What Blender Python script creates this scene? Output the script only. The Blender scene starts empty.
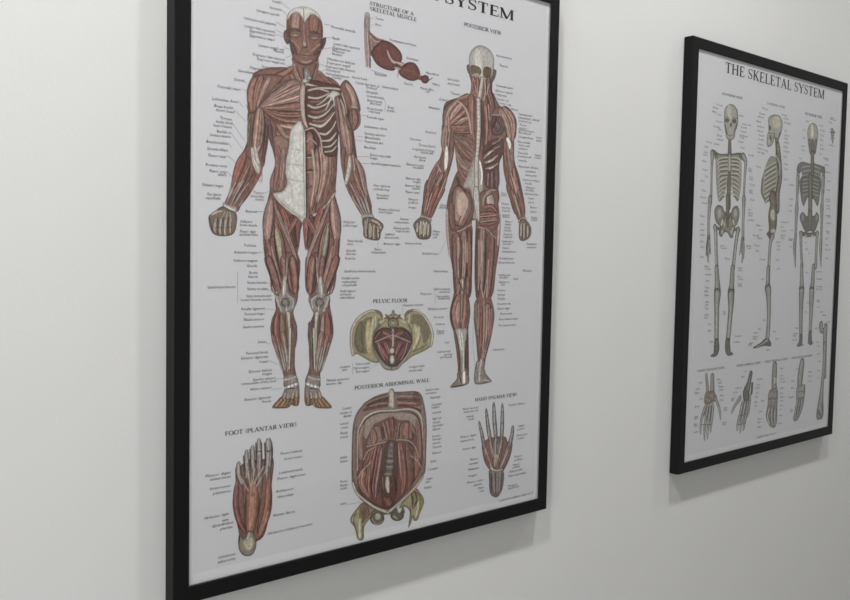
"""Two black-framed anatomy charts on a white plaster wall.
All printed artwork is held in sheet coordinates (tenths of a millimetre from the lower left corner of the
frame opening) and is drawn onto small colour-attribute meshes lying on the paper."""
import bpy, math, random
import numpy as np
from mathutils import Matrix, Vector

SC = bpy.context.scene
COL = SC.collection
RND = random.Random(3)

# ------------------------------------------------------------------ sizes (metres)
OPEN_W, OPEN_H = 0.5033, 0.6551        # frame opening
RAIL, DEPTH = 0.01726, 0.01412         # rail width, frame depth
PRINT_Y = -(DEPTH - 0.003)             # face of the paper
LEFT_X = -1.5                          # wall with the window, left of the camera
WIN_Y0, WIN_Y1, WIN_Z0, WIN_Z1 = -1.5, -0.45, 0.9, 2.1
CONE = 150
LAMP_OUT = 0.48
LIGHTS = (16.5, 62.0, 92.0, 54.0, 0.33)     # window, three downlights, open room
HANG = 0.003                           # the frames hang this far off the plaster
BASE_Z = 1.22                          # height of the opening's lower edge
CEIL = 2.75
GLASS_IOR = 1.45

# ------------------------------------------------------------------ materials
def lin(c):
    c = np.asarray(c, dtype=float) / 255.0
    return np.where(c <= 0.04045, c / 12.92, ((c + 0.055) / 1.055) ** 2.4)

def material(name, rgb, rough=0.5, spec=0.5, noise=0.0, noise_scale=40.0, bump=0.0, bump_scale=200.0):
    m = bpy.data.materials.new(name); m.use_nodes = True
    nt = m.node_tree; b = nt.nodes['Principled BSDF']
    b.inputs['Roughness'].default_value = rough
    b.inputs['Specular IOR Level'].default_value = spec
    tc = nt.nodes.new('ShaderNodeTexCoord')
    n = nt.nodes.new('ShaderNodeTexNoise'); n.inputs['Scale'].default_value = noise_scale
    nt.links.new(tc.outputs['Object'], n.inputs['Vector'])
    r = nt.nodes.new('ShaderNodeMix'); r.data_type = 'RGBA'
    c = np.array(rgb)
    r.inputs[6].default_value = (*(c * (1 - noise)), 1); r.inputs[7].default_value = (*np.minimum(c * (1 + noise), 1), 1)
    nt.links.new(n.outputs['Fac'], r.inputs[0]); nt.links.new(r.outputs[2], b.inputs['Base Color'])
    if bump:
        n2 = nt.nodes.new('ShaderNodeTexNoise'); n2.inputs['Scale'].default_value = bump_scale; n2.inputs['Detail'].default_value = 4
        nt.links.new(tc.outputs['Object'], n2.inputs['Vector'])
        bp = nt.nodes.new('ShaderNodeBump'); bp.inputs['Strength'].default_value = bump; bp.inputs['Distance'].default_value = 0.002
        nt.links.new(n2.outputs['Fac'], bp.inputs['Height']); nt.links.new(bp.outputs['Normal'], b.inputs['Normal'])
    return m

def print_material():
    m = bpy.data.materials.new('printed_ink'); m.use_nodes = True
    nt = m.node_tree; b = nt.nodes['Principled BSDF']
    b.inputs['Roughness'].default_value = 0.6; b.inputs['Specular IOR Level'].default_value = 0.2
    a = nt.nodes.new('ShaderNodeAttribute'); a.attribute_name = 'ink'
    nt.links.new(a.outputs['Color'], b.inputs['Base Color'])
    return m

def glass_material():
    m = bpy.data.materials.new('clear_glazing'); m.use_nodes = True
    nt = m.node_tree; nt.nodes.clear()
    out = nt.nodes.new('ShaderNodeOutputMaterial')
    tr = nt.nodes.new('ShaderNodeBsdfTransparent'); gl = nt.nodes.new('ShaderNodeBsdfGlossy')
    gl.inputs['Roughness'].default_value = 0.06
    fr = nt.nodes.new('ShaderNodeFresnel'); 
    mx = nt.nodes.new('ShaderNodeMixShader')
    ge = nt.nodes.new('ShaderNodeNewGeometry'); mu = nt.nodes.new('ShaderNodeMapRange')            # thin pane: the same Fresnel curve on both faces
    mu.inputs['To Min'].default_value = GLASS_IOR; mu.inputs['To Max'].default_value = 1.0 / GLASS_IOR
    nt.links.new(ge.outputs['Backfacing'], mu.inputs['Value']); nt.links.new(mu.outputs[0], fr.inputs['IOR'])
    nt.links.new(fr.outputs[0], mx.inputs[0]); nt.links.new(tr.outputs[0], mx.inputs[1]); nt.links.new(gl.outputs[0], mx.inputs[2])
    nt.links.new(mx.outputs[0], out.inputs['Surface'])
    return m

PANEL = lin((224, 224, 227))
M_WALL = material('white_wall_paint', (0.71, 0.71, 0.70), 0.7, 0.25, 0.015, 3.0, 0.10, 260.0)
M_CEIL = material('ceiling_paint', (0.75, 0.75, 0.74), 0.8, 0.2, 0.01, 4.0)
M_FLOOR = material('grey_floor', (0.30, 0.29, 0.28), 0.6, 0.3, 0.05, 6.0)
M_FRAME = material('black_satin_wood', (0.0055, 0.0055, 0.0058), 0.5, 0.2, 0.15, 60.0, 0.05, 400.0)
M_BOARD = material('backing_card', (0.45, 0.40, 0.33), 0.8, 0.2, 0.05, 80.0)
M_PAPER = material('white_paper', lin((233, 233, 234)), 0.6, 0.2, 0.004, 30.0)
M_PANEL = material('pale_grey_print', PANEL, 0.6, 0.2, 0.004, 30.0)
M_TEXT = material('dark_ink', lin((74, 74, 80)), 0.6, 0.2, 0.05, 300.0)
M_TITLE = material('black_ink', lin((44, 44, 50)), 0.6, 0.2, 0.05, 300.0)
M_LEAD = material('grey_hairline_ink', lin((150, 150, 155)), 0.6, 0.2, 0.05, 300.0)
M_INK = print_material()
M_GLASS = glass_material()

# ------------------------------------------------------------------ mesh helpers
def link(name, verts, faces, mat, parent=None):
    me = bpy.data.meshes.new(name); me.from_pydata(verts, [], faces); me.update()
    me.materials.append(mat)
    o = bpy.data.objects.new(name, me); COL.objects.link(o)
    if parent: o.parent = parent
    return o

def box(name, lo, hi, mat, parent=None):
    (a, b, c), (d, e, f) = lo, hi
    v = [(a, b, c), (d, b, c), (d, e, c), (a, e, c), (a, b, f), (d, b, f), (d, e, f), (a, e, f)]
    q = [(0, 3, 2, 1), (4, 5, 6, 7), (0, 1, 5, 4), (1, 2, 6, 5), (2, 3, 7, 6), (3, 0, 4, 7)]
    return link(name, v, q, mat, parent)

def holed_wall():
    """Left wall as a slab with a window opening."""
    v, f = [], []
    for x in (LEFT_X, LEFT_X - 0.12):
        v += [(x, y, z) for y, z in ((-4.0, 0), (0.0, 0), (0.0, CEIL), (-4.0, CEIL), (WIN_Y0, WIN_Z0), (WIN_Y1, WIN_Z0), (WIN_Y1, WIN_Z1), (WIN_Y0, WIN_Z1))]
    for i in range(4):
        j = (i + 1) % 4
        f += [(i, j, 4 + j, 4 + i), (8 + j, 8 + i, 12 + i, 12 + j), (4 + i, 4 + j, 12 + j, 12 + i), (j, i, 8 + i, 8 + j)]
    return v, f

def window_frame():
    """White casing around the opening, standing 15 mm proud of the wall."""
    v, f = [], []; c = 0.06
    ys = (WIN_Y0 - c, WIN_Y1 + c, WIN_Y0, WIN_Y1); zs = (WIN_Z0 - c, WIN_Z1 + c, WIN_Z0, WIN_Z1)
    for x in (LEFT_X + 0.015, LEFT_X - 0.005):
        v += [(x, y, z) for y, z in ((ys[0], zs[0]), (ys[1], zs[0]), (ys[1], zs[1]), (ys[0], zs[1]), (ys[2], zs[2]), (ys[3], zs[2]), (ys[3], zs[3]), (ys[2], zs[3]))]
    for i in range(4):
        j = (i + 1) % 4
        f += [(i, j, 4 + j, 4 + i), (8 + j, 8 + i, 12 + i, 12 + j), (4 + i, 4 + j, 12 + j, 12 + i), (j, i, 8 + i, 8 + j)]
    return v, f

def structure(o):
    o['kind'] = 'structure'; return o

def frame_mesh(parent):
    """Four mitred rails with eased edges and a rebate for the glass."""
    c = 0.0009
    prof = [(0.0, -DEPTH + c), (c, -DEPTH), (RAIL - c, -DEPTH), (RAIL, -DEPTH + c), (RAIL, 0.0018), (0.006, 0.0018),
            (0.006, -DEPTH + 0.0012), (0.0, -DEPTH + 0.0012)]       # (outward from the opening, y)
    verts, faces = [], []
    n = len(prof)
    for cx, cz, sx, sz in ((0, 0, -1, -1), (OPEN_W, 0, 1, -1), (OPEN_W, OPEN_H, 1, 1), (0, OPEN_H, -1, 1)):
        for o, y in prof: verts.append((cx + sx * o, y, cz + sz * o))
    for k in range(4):
        for i in range(n):
            j = (i + 1) % n; k2 = (k + 1) % 4
            faces.append((k * n + i, k2 * n + i, k2 * n + j, k * n + j))
    return link('frame', verts, faces, M_FRAME, parent)

# ------------------------------------------------------------------ painting the printed figures
PAL = {k: np.array(v, float) for k, v in dict(
    m=(146, 94, 78), md=(98, 58, 50), ml=(176, 122, 104), mo=(166, 114, 94), mr=(150, 84, 72), mp=(118, 84, 82), mp2=(158, 132, 130), p=(184, 152, 140),
    t=(186, 176, 166), t2=(222, 216, 204), w=(216, 211, 202), b=(188, 176, 158), bh=(196, 188, 158), bd=(104, 96, 76), bo=(160, 148, 108), bl=(176, 180, 190), bl2=(188, 170, 150),
    k=(52, 38, 36), g=(124, 118, 114), g2=(176, 172, 168), g3=(84, 82, 84), gk=(148, 130, 124), hn=(128, 108, 90), hb=(164, 144, 122), hl=(212, 172, 148), hg=(122, 112, 108),
    o=(116, 98, 72), o2=(150, 134, 104), ol=(142, 130, 106), or_=(176, 98, 72), or2=(190, 104, 72), ft=(140, 108, 78), fo=(190, 140, 92), ft2=(146, 122, 104), sk=(174, 168, 158),
    ds=(122, 66, 60), fr=(138, 74, 70), fl=(108, 64, 60), aw=(142, 112, 98), mi=(124, 74, 62), ct=(168, 150, 134), pp=(196, 196, 198),
    sb=(158, 154, 138), sd=(92, 88, 78), sg=(134, 131, 122), sg2=(146, 142, 138), sl=(180, 178, 170), rb=(128, 122, 102), br=(140, 112, 98), br2=(142, 126, 118)).items()}
PAL['or'] = PAL['or_']
for _k in PAL:                                       # the chart is printed in muted inks
    _s = 0.5 if _k in ('mo', 'or', 'or2', 'ml', 'hl') else 0.55 if _k in ('sb', 'sd', 'sg', 'sg2', 'sl', 'rb', 'br', 'br2') else 0.8 if _k in ('bo', 'bd', 'ft', 'fo', 'o', 'ol') else 0.64
    _v = 0.93 if _k in ('t', 't2', 'w', 'p', 'hl', 'bh', 'b', 'bl2', 'ml') else 0.94 if _k in ('m', 'mo', 'mr', 'or', 'or2', 'mp') else 1.0
    _l = PAL[_k] @ np.array((0.3, 0.55, 0.15)); PAL[_k] = (_l + (PAL[_k] - _l) * _s) * _v
N1 = np.random.RandomState(7).rand(512)
N2 = np.random.RandomState(11).rand(96, 96)

def noise1(x):
    i = np.floor(x).astype(int); f = x - i; f = f * f * (3 - 2 * f)
    return N1[i % 512] * (1 - f) + N1[(i + 1) % 512] * f

def noise2(x, y):
    i = np.floor(x).astype(int); j = np.floor(y).astype(int); u = x - i; v = y - j
    a = N2[i % 96, j % 96]; b = N2[(i + 1) % 96, j % 96]; c = N2[i % 96, (j + 1) % 96]; d = N2[(i + 1) % 96, (j + 1) % 96]
    return (a * (1 - u) + b * u) * (1 - v) + (c * (1 - u) + d * u) * v

def catmull(P, n, closed):
    P = np.asarray(P, float); m = len(P); out = []
    segs = m if closed else m - 1
    for i in range(segs):
        if closed: p0, p1, p2, p3 = P[i - 1], P[i], P[(i + 1) % m], P[(i + 2) % m]
        else: p0, p1, p2, p3 = P[max(i - 1, 0)], P[i], P[i + 1], P[min(i + 2, m - 1)]
        for t in np.arange(n) / n:
            q = 0.5 * (2 * p1 + (p2 - p0) * t + (2 * p0 - 5 * p1 + 4 * p2 - p3) * t * t + (3 * p1 - p0 - 3 * p2 + p3) * t ** 3)
            if len(q) > 2: q[2] = max(q[2], 0.15)
            out.append(q)
    if not closed: out.append(P[-1])
    return np.array(out)

class Canvas:
    def __init__(self, x0, y0, x1, y1, res):
        self.x0, self.y0, self.res = x0, y0, res
        self.nx, self.ny = int((x1 - x0) / res) + 2, int((y1 - y0) / res) + 2
        self.rgb = np.zeros((self.ny, self.nx, 3)) + PANEL_S
        self.a = np.zeros((self.ny, self.nx))
    def window(self, lo, hi):
        i0 = max(int((lo[0] - self.x0) / self.res), 0); i1 = min(int((hi[0] - self.x0) / self.res) + 2, self.nx)
        j0 = max(int((lo[1] - self.y0) / self.res), 0); j1 = min(int((hi[1] - self.y0) / self.res) + 2, self.ny)
        if i1 <= i0 or j1 <= j0: return None
        X, Y = np.meshgrid(self.x0 + np.arange(i0, i1) * self.res, self.y0 + np.arange(j0, j1) * self.res)
        return (slice(j0, j1), slice(i0, i1)), X, Y
    def over(self, sl, col, cov):
        c = cov[..., None]
        self.rgb[sl] = self.rgb[sl] * (1 - c) + np.clip(col, 0, 255) * c
        self.a[sl] = np.maximum(self.a[sl], cov)
    def stroke(self, P, col, o, seed):
        q = catmull(P, max(3, int(20 / max(len(P) - 1, 1))), False)
        if col == 'k': q[:, 2] *= 0.95
        u = np.linspace(0, 1, len(q)); wide = q[:, 2].max() > 2.6 and col not in ('sg', 'bd', 'sd', 'b', 'bl2')   # bones keep blunt ends
        if wide: q[:, 2] *= 0.45 + 0.55 * np.clip(np.minimum(u, 1 - u) / 0.16, 0, 1) ** 0.6     # spindle ends
        hw = q[:, 2] / 2; pad = hw.max() + 1
        w = self.window(q[:, :2].min(0) - pad, q[:, :2].max(0) + pad)
        if w is None: return
        sl, X, Y = w
        best = np.full(X.shape, 1e9); S = np.zeros(X.shape); H = np.ones(X.shape); D = np.zeros(X.shape)
        n = len(q) - 1
        for i in range(n):
            ax, ay = q[i, :2]; dx, dy = q[i + 1, :2] - q[i, :2]; L = dx * dx + dy * dy + 1e-9
            t = np.clip(((X - ax) * dx + (Y - ay) * dy) / L, 0, 1)
            ex = X - ax - t * dx; ey = Y - ay - t * dy; h = hw[i] + (hw[i + 1] - hw[i]) * t
            d = np.sqrt(ex * ex + ey * ey); rel = d - h
            k = rel < best
            best = np.where(k, rel, best); S = np.where(k, (i + t) / n, S); H = np.where(k, h, H); D = np.where(k, np.sign(dx * ey - dy * ex) * d, D)
        cov = np.clip(-best / self.res + 0.5, 0, 1) * o.get('b', 1)
        if wide: cov = cov * (0.15 + 0.85 * np.clip(np.minimum(S, 1 - S) / 0.07, 0, 1))
        T = np.clip(D / np.maximum(H, 0.05), -1.2, 1.2)
        big = min(max((hw.max() - 0.8) / 1.2, 0), 1)
        e = o.get('e', 0.42) * (0.35 + 0.65 * big); f = o.get('f', 0.16) * big
        sh = 1.06 - e * np.abs(T) ** 3 + 0.10 * big * (1 - T * T) - 0.06 * big * T - 0.22 * big * np.clip((np.abs(T) - 0.78) / 0.2, 0, 1)
        fib = noise1(T * (2.2 + hw.max() * 0.55) + 0.35 * np.sin(S * 5 + seed) + seed * 7.3) - 0.5
        fib = fib + 0.8 * (noise1(T * (5 + hw.max() * 1.3) + S * 3 + seed * 3.1) - 0.5)
        fib = fib + 0.5 * (noise2(T * 3 + seed, S * len(P) * 4 + seed) - 0.5)
        sh = sh * (1 + 1.7 * f * fib)
        c = PAL[col][None, None] * sh[..., None]
        for key, u in (('t0', S), ('t1', 1 - S)):
            if key in o:
                r = np.clip((o[key] - u + 0.25 * fib * o[key]) / (0.35 * o[key]), 0, 1)[..., None]
                c = c * (1 - r) + PAL['t'] * r * (0.9 + 0.2 * fib[..., None])
        self.over(sl, c, cov)
    def fill(self, P, col, o, seed):
        q = catmull(P, 4, True)
        w = self.window(q.min(0) - 1.5, q.max(0) + 1.5)
        if w is None: return
        sl, X, Y = w
        best = np.full(X.shape, 1e9); ins = np.zeros(X.shape, bool); m = len(q)
        for i in range(m):
            ax, ay = q[i]; bx, by = q[(i + 1) % m]; dx, dy = bx - ax, by - ay; L = dx * dx + dy * dy + 1e-9
            t = np.clip(((X - ax) * dx + (Y - ay) * dy) / L, 0, 1)
            best = np.minimum(best, (X - ax - t * dx) ** 2 + (Y - ay - t * dy) ** 2)
            if abs(dy) > 1e-9: ins ^= ((Y < ay) != (Y < by)) & (X < ax + (Y - ay) * dx / dy)
        d = np.sqrt(best); sd = np.where(ins, d, -d)
        cov = np.clip(sd / self.res + 0.5, 0, 1) * o.get('b', 1)
        nz = noise2(X / 2.3 + seed, Y / 2.3) + 0.6 * noise2(X / 0.9 + seed, Y / 0.9) - 0.8
        sh = 1.04 - o.get('e', 0.4) * np.exp(-d / o.get('ed', 1.3)) + 1.3 * o.get('n', 0.06) * nz
        self.over(sl, PAL[col][None, None] * sh[..., None], cov)
    def mesh(self, name, parent, lift=0.00012):
        on = self.a > 0.02
        cell = on[:-1, :-1] | on[1:, :-1] | on[:-1, 1:] | on[1:, 1:]
        need = np.zeros_like(on)
        for a in (slice(0, -1), slice(1, None)):
            for b in (slice(0, -1), slice(1, None)): need[a, b] |= cell
        idx = np.full(on.shape, -1); idx[need] = np.arange(need.sum())
        jj, ii = np.nonzero(need)
        co = np.stack([(self.x0 + ii * self.res) / 1000, np.full(len(ii), PRINT_Y - lift), (self.y0 + jj * self.res) / 1000], 1)
        cj, ci = np.nonzero(cell)
        fa = np.stack([idx[cj, ci], idx[cj, ci + 1], idx[cj + 1, ci + 1], idx[cj + 1, ci]], 1)
        me = bpy.data.meshes.new(name)
        me.vertices.add(len(co)); me.vertices.foreach_set('co', co.astype(np.float32).ravel())
        me.loops.add(fa.size); me.loops.foreach_set('vertex_index', fa.astype(np.int32).ravel())
        me.polygons.add(len(fa)); me.polygons.foreach_set('loop_start', np.arange(0, fa.size, 4, dtype=np.int32))
        me.update(calc_edges=True)
        col = np.ones((len(co), 4), np.float32); col[:, :3] = lin(self.rgb[jj, ii] * INK)
        at = me.color_attributes.new('ink', 'FLOAT_COLOR', 'POINT'); at.data.foreach_set('color', col.ravel())
        me.materials.append(M_INK)
        o = bpy.data.objects.new(name, me); COL.objects.link(o); o.parent = parent
        return o

INK = 1.10
PANEL_S = np.array((224, 224, 227)) / INK

def draw_figure(key, name, parent, res, label=None):
    items = []
    for ln in ART[key].split('\n'):
        head, nums = ln.split('|'); h = head.split(); v = np.array([int(a) for a in nums.split()]) / 10.0
        o = {}
        for a in h[2:]:
            k = a[:2] if a[:2] in ('t0', 't1', 'ed') else a[:1]
            o[k] = float(a[len(k):])
        items.append((h[0], h[1], o, v.reshape(-1, 3 if h[0] == 'S' else 2)))
    lo = np.min([p[:, :2].min(0) for _, _, _, p in items], 0) - 8; hi = np.max([p[:, :2].max(0) for _, _, _, p in items], 0) + 8
    lo = np.maximum(lo, 0.5); hi = np.minimum(hi, (OPEN_W * 1000 - 0.5, OPEN_H * 1000 - 0.5))
    cv = Canvas(lo[0], lo[1], hi[0], hi[1], res)
    for n, (kind, col, o, p) in enumerate(items):
        (cv.stroke if kind == 'S' else cv.fill)(p, col, o, n % 41)
    jj, ii = np.mgrid[0:cv.ny, 0:cv.nx]              # halftone-like mottling of the print
    mo = 0.6 * noise2(ii * res / 1.6, jj * res / 2.4) + 0.4 * noise2(ii * res / 0.8 + 9, jj * res / 1.0)
    cv.rgb *= 1 + 0.26 * (mo - 0.5)[..., None] * cv.a[..., None]
    ob = cv.mesh(name, parent)
    if label: ob['label'] = label
    return ob

# ------------------------------------------------------------------ lettering
class Flat:
    """Collects flat faces in sheet millimetres."""
    def __init__(self): self.v, self.f = [], []
    def poly(self, pts):
        b = len(self.v); self.v += [tuple(p) for p in pts]; self.f.append(tuple(range(b, b + len(pts))))
    def build(self, name, mat, parent, lift):
        o = link(name, [(x / 1000, PRINT_Y - lift, y / 1000) for x, y in self.v], self.f, mat, parent)
        return o

def ribbon(pts, w):
    """Polyline with a width per point -> quads (unit space)."""
    out = []; n = len(pts)
    L, R = [], []
    for i, (x, y) in enumerate(pts):
        a = pts[max(i - 1, 0)]; b = pts[min(i + 1, n - 1)]
        dx, dy = b[0] - a[0], b[1] - a[1]; l = math.hypot(dx, dy) or 1
        h = (w[i] if isinstance(w, (list, tuple)) else w) / 2
        L.append((x - dy / l * h, y + dx / l * h)); R.append((x + dy / l * h, y - dx / l * h))
    for i in range(n - 1): out.append((R[i], R[i + 1], L[i + 1], L[i]))
    return out

TK, TN, SF = 0.17, 0.08, 0.055
def stem(x, y0=0, y1=1, w=TK, s=0.30):
    q = ribbon([(x, y0), (x, y1)], w)
    if y0 == 0: q += ribbon([(x - s / 2, SF / 2), (x + s / 2, SF / 2)], SF)
    if y1 == 1: q += ribbon([(x - s / 2, 1 - SF / 2), (x + s / 2, 1 - SF / 2)], SF)
    return q
def bar(x0, x1, y, w=TN): return ribbon([(x0, y), (x1, y)], w)
def arc(cx, cy, rx, ry, a0, a1, thick=TK, thin=TN, n=12):
    p, w = [], []
    for i in range(n + 1):
        a = math.radians(a0 + (a1 - a0) * i / n); p.append((cx + rx * math.cos(a), cy + ry * math.sin(a)))
        w.append(thin + (thick - thin) * abs(math.cos(a)))
    return ribbon(p, w)
def serif(x, y, s=0.26): return ribbon([(x - s / 2, y), (x + s / 2, y)], SF)
def tick(x, y0, y1): return ribbon([(x, y0), (x, y1)], SF)
GL = {
 'A': (0.86, lambda: ribbon([(0.12, 0.02), (0.42, 1)], TN) + ribbon([(0.40, 1), (0.72, 0.02)], TK) + bar(0.22, 0.60, 0.34) + serif(0.12, SF / 2) + serif(0.72, SF / 2)),
 'B': (0.76, lambda: stem(0.2, s=0.24) + bar(0.2, 0.42, 0.97) + bar(0.2, 0.44, 0.53) + bar(0.2, 0.44, 0.03) + arc(0.42, 0.75, 0.20, 0.22, -90, 90) + arc(0.44, 0.28, 0.24, 0.25, -90, 90)),
 'C': (0.82, lambda: arc(0.46, 0.5, 0.34, 0.47, 45, 315) + tick(0.71, 0.68, 0.98) + tick(0.71, 0.04, 0.24)),
 'D': (0.90, lambda: stem(0.2, s=0.24) + bar(0.2, 0.42, 0.97) + bar(0.2, 0.42, 0.03) + arc(0.40, 0.5, 0.38, 0.47, -90, 90)),
 'E': (0.74, lambda: stem(0.2, s=0.24) + bar(0.2, 0.62, 0.97) + bar(0.2, 0.50, 0.52) + bar(0.2, 0.65, 0.03) + tick(0.61, 0.76, 1) + tick(0.50, 0.42, 0.62) + tick(0.65, 0, 0.26)),
 'F': (0.68, lambda: stem(0.2, s=0.28) + bar(0.2, 0.60, 0.97) + bar(0.2, 0.48, 0.52) + tick(0.59, 0.76, 1) + tick(0.48, 0.42, 0.62)),
 'H': (0.95, lambda: stem(0.2) + stem(0.75) + bar(0.2, 0.75, 0.52)),
 'I': (0.42, lambda: stem(0.21)),
 'K': (0.86, lambda: stem(0.2) + ribbon([(0.24, 0.42), (0.66, 0.97)], TN) + ribbon([(0.38, 0.58), (0.72, 0.02)], TK) + serif(0.68, 1 - SF / 2, 0.24) + serif(0.74, SF / 2, 0.24)),
 'L': (0.70, lambda: stem(0.2) + bar(0.2, 0.62, 0.03) + tick(0.62, 0, 0.28)),
 'M': (1.06, lambda: stem(0.14, w=TN, s=0.24) + stem(0.88, s=0.28) + ribbon([(0.14, 1), (0.52, 0.03)], TK) + ribbon([(0.52, 0.03), (0.86, 1)], TN)),
 'N': (0.94, lambda: stem(0.16, w=TN) + stem(0.78, w=TN) + ribbon([(0.14, 1), (0.78, 0)], TK)),
 'O': (0.92, lambda: arc(0.46, 0.5, 0.37, 0.47, 0, 360, n=24)),
 'P': (0.70, lambda: stem(0.2, s=0.28) + bar(0.2, 0.40, 0.97) + bar(0.2, 0.40, 0.46) + arc(0.38, 0.715, 0.24, 0.255, -90, 90)),
 'R': (0.82, lambda: stem(0.2, s=0.28) + bar(0.2, 0.40, 0.97) + bar(0.2, 0.40, 0.50) + arc(0.38, 0.735, 0.23, 0.235, -90, 90) + ribbon([(0.36, 0.5), (0.72, 0.02)], TK) + serif(0.74, SF / 2, 0.18)),
 'S': (0.66, lambda: ribbon([(0.55, 0.76), (0.48, 0.93), (0.33, 0.97), (0.17, 0.90), (0.12, 0.74), (0.20, 0.60), (0.36, 0.50), (0.50, 0.40), (0.55, 0.26), (0.48, 0.09), (0.32, 0.03), (0.17, 0.08), (0.09, 0.26)],
                           [0.05, 0.06, 0.065, 0.09, 0.12, 0.15, 0.16, 0.15, 0.12, 0.09, 0.065, 0.06, 0.05]) + tick(0.55, 0.70, 0.98) + tick(0.09, 0.02, 0.30)),
 'T': (0.78, lambda: stem(0.39, s=0.32) + bar(0.07, 0.71, 0.97) + tick(0.08, 0.74, 1) + tick(0.70, 0.74, 1)),
 'U': (0.92, lambda: ribbon([(0.2, 1), (0.2, 0.32)], TK) + ribbon([(0.74, 1), (0.74, 0.32)], TN) + arc(0.47, 0.33, 0.27, 0.30, 180, 360) + serif(0.2, 1 - SF / 2) + serif(0.74, 1 - SF / 2)),
 'V': (0.86, lambda: ribbon([(0.14, 0.98), (0.44, 0)], TK) + ribbon([(0.44, 0), (0.74, 0.98)], TN) + serif(0.14, 1 - SF / 2) + serif(0.74, 1 - SF / 2)),
 'W': (1.18, lambda: ribbon([(0.12, 0.98), (0.36, 0)], TK) + ribbon([(0.36, 0), (0.58, 0.98)], TN) + ribbon([(0.58, 0.98), (0.82, 0)], TK) + ribbon([(0.82, 0), (1.04, 0.98)], TN) + serif(0.12, 1 - SF / 2) + serif(0.58, 1 - SF / 2) + serif(1.04, 1 - SF / 2)),
 'Y': (0.82, lambda: stem(0.41, 0, 0.45, s=0.3) + ribbon([(0.12, 0.98), (0.41, 0.42)], TK) + ribbon([(0.41, 0.42), (0.70, 0.98)], TN) + serif(0.12, 1 - SF / 2) + serif(0.70, 1 - SF / 2)),
 '(': (0.36, lambda: arc(0.42, 0.45, 0.26, 0.6, 120, 240, 0.10, 0.04)),
 ')': (0.36, lambda: arc(-0.06, 0.45, 0.26, 0.6, -60, 60, 0.10, 0.04)),
 ' ': (0.36, lambda: []),
}
def set_heading(flat, text, x0, y0, width, h, anchor=None):
    """Serif capitals: 'width' is the width of 'anchor' (or of the whole text); text is set so that it ends there."""
    ref = sum(GL[c][0] for c in (anchor or text)); k = width / ref
    x = x0 + width - sum(GL[c][0] for c in text) * k
    for c in text:
        adv, fn = GL[c]
        for q in fn(): flat.poly([(x + px * k, y0 + py * h) for px, py in q])
        x += adv * k

_glyphs = {}
def glyph(ch):
    """Outline of one letter of the built-in font as (advance, vertices, faces)."""
    if ch not in _glyphs:
        def ev(s):
            cu = bpy.data.curves.new('glyph', 'FONT'); cu.body = s; cu.resolution_u = 1; cu.offset = 0.0
            ob = bpy.data.objects.new('glyph', cu); COL.objects.link(ob)
            me = bpy.data.meshes.new_from_object(ob.evaluated_get(bpy.context.evaluated_depsgraph_get()))
            v = [(p.co.x, p.co.y) for p in me.vertices]; f = [tuple(p.vertices) for p in me.polygons]
            bpy.data.objects.remove(ob); bpy.data.curves.remove(cu); bpy.data.meshes.remove(me)
            return v, f
        v, f = ev(ch)
        w2 = max(p[0] for p in ev('|' + ch + '|')[0]) - max(p[0] for p in ev('||')[0])
        _glyphs[ch] = (w2, v, f)
    return _glyphs[ch]

def set_caption(flat, text, x, y, width, size):
    total = sum(glyph(c)[0] for c in text) * size
    k = min(max(width / total, 0.5), 1.4) if total else 1
    y -= size * 0.25
    for c in text:
        adv, v, f = glyph(c)
        b = len(flat.v)
        flat.v += [(x + (px + 0.14 * py) * size * k, y + py * size) for px, py in v]
        flat.f += [tuple(b + i for i in face) for face in f]
        x += adv * size * k

def lettering(key, sheet, size, hair):
    cap = Flat()
    for ln in CAPTIONS[key].split('\n'):
        a, s = ln.split('|'); x, y, w = [int(t) / 10 for t in a.split()]
        set_caption(cap, s, x, y, w, size)
    big, small = Flat(), Flat()
    for ln in HEADINGS[key].split('\n'):
        a, s = ln.split('|'); x, y, w, h = [int(t) / 10 for t in a.split()]
        if s == 'SYSTEM': set_heading(big, 'THE MUSCULAR SYSTEM', x, y, w, h, 'SYSTEM')
        elif 'SYSTEM' in s: set_heading(big, s, x, y, w, h)
        else: set_heading(small, s, x, y, w, h)
    big.build('title_lettering', M_TITLE, sheet, 0.00024); small.build('heading_lettering', M_TEXT, sheet, 0.00023)
    nf = len(cap.f)
    for ln in LEADERS[key].split('\n'):
        p = np.array([int(t) for t in ln.split()]).reshape(-1, 2) / 10.0
        for q in ribbon([tuple(t) for t in p], hair): cap.poly(q)
    o = cap.build('caption_lettering', M_TEXT, sheet, 0.00022)
    o.data.materials.append(M_LEAD)
    for i in range(nf, len(o.data.polygons)): o.data.polygons[i].material_index = 1

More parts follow.
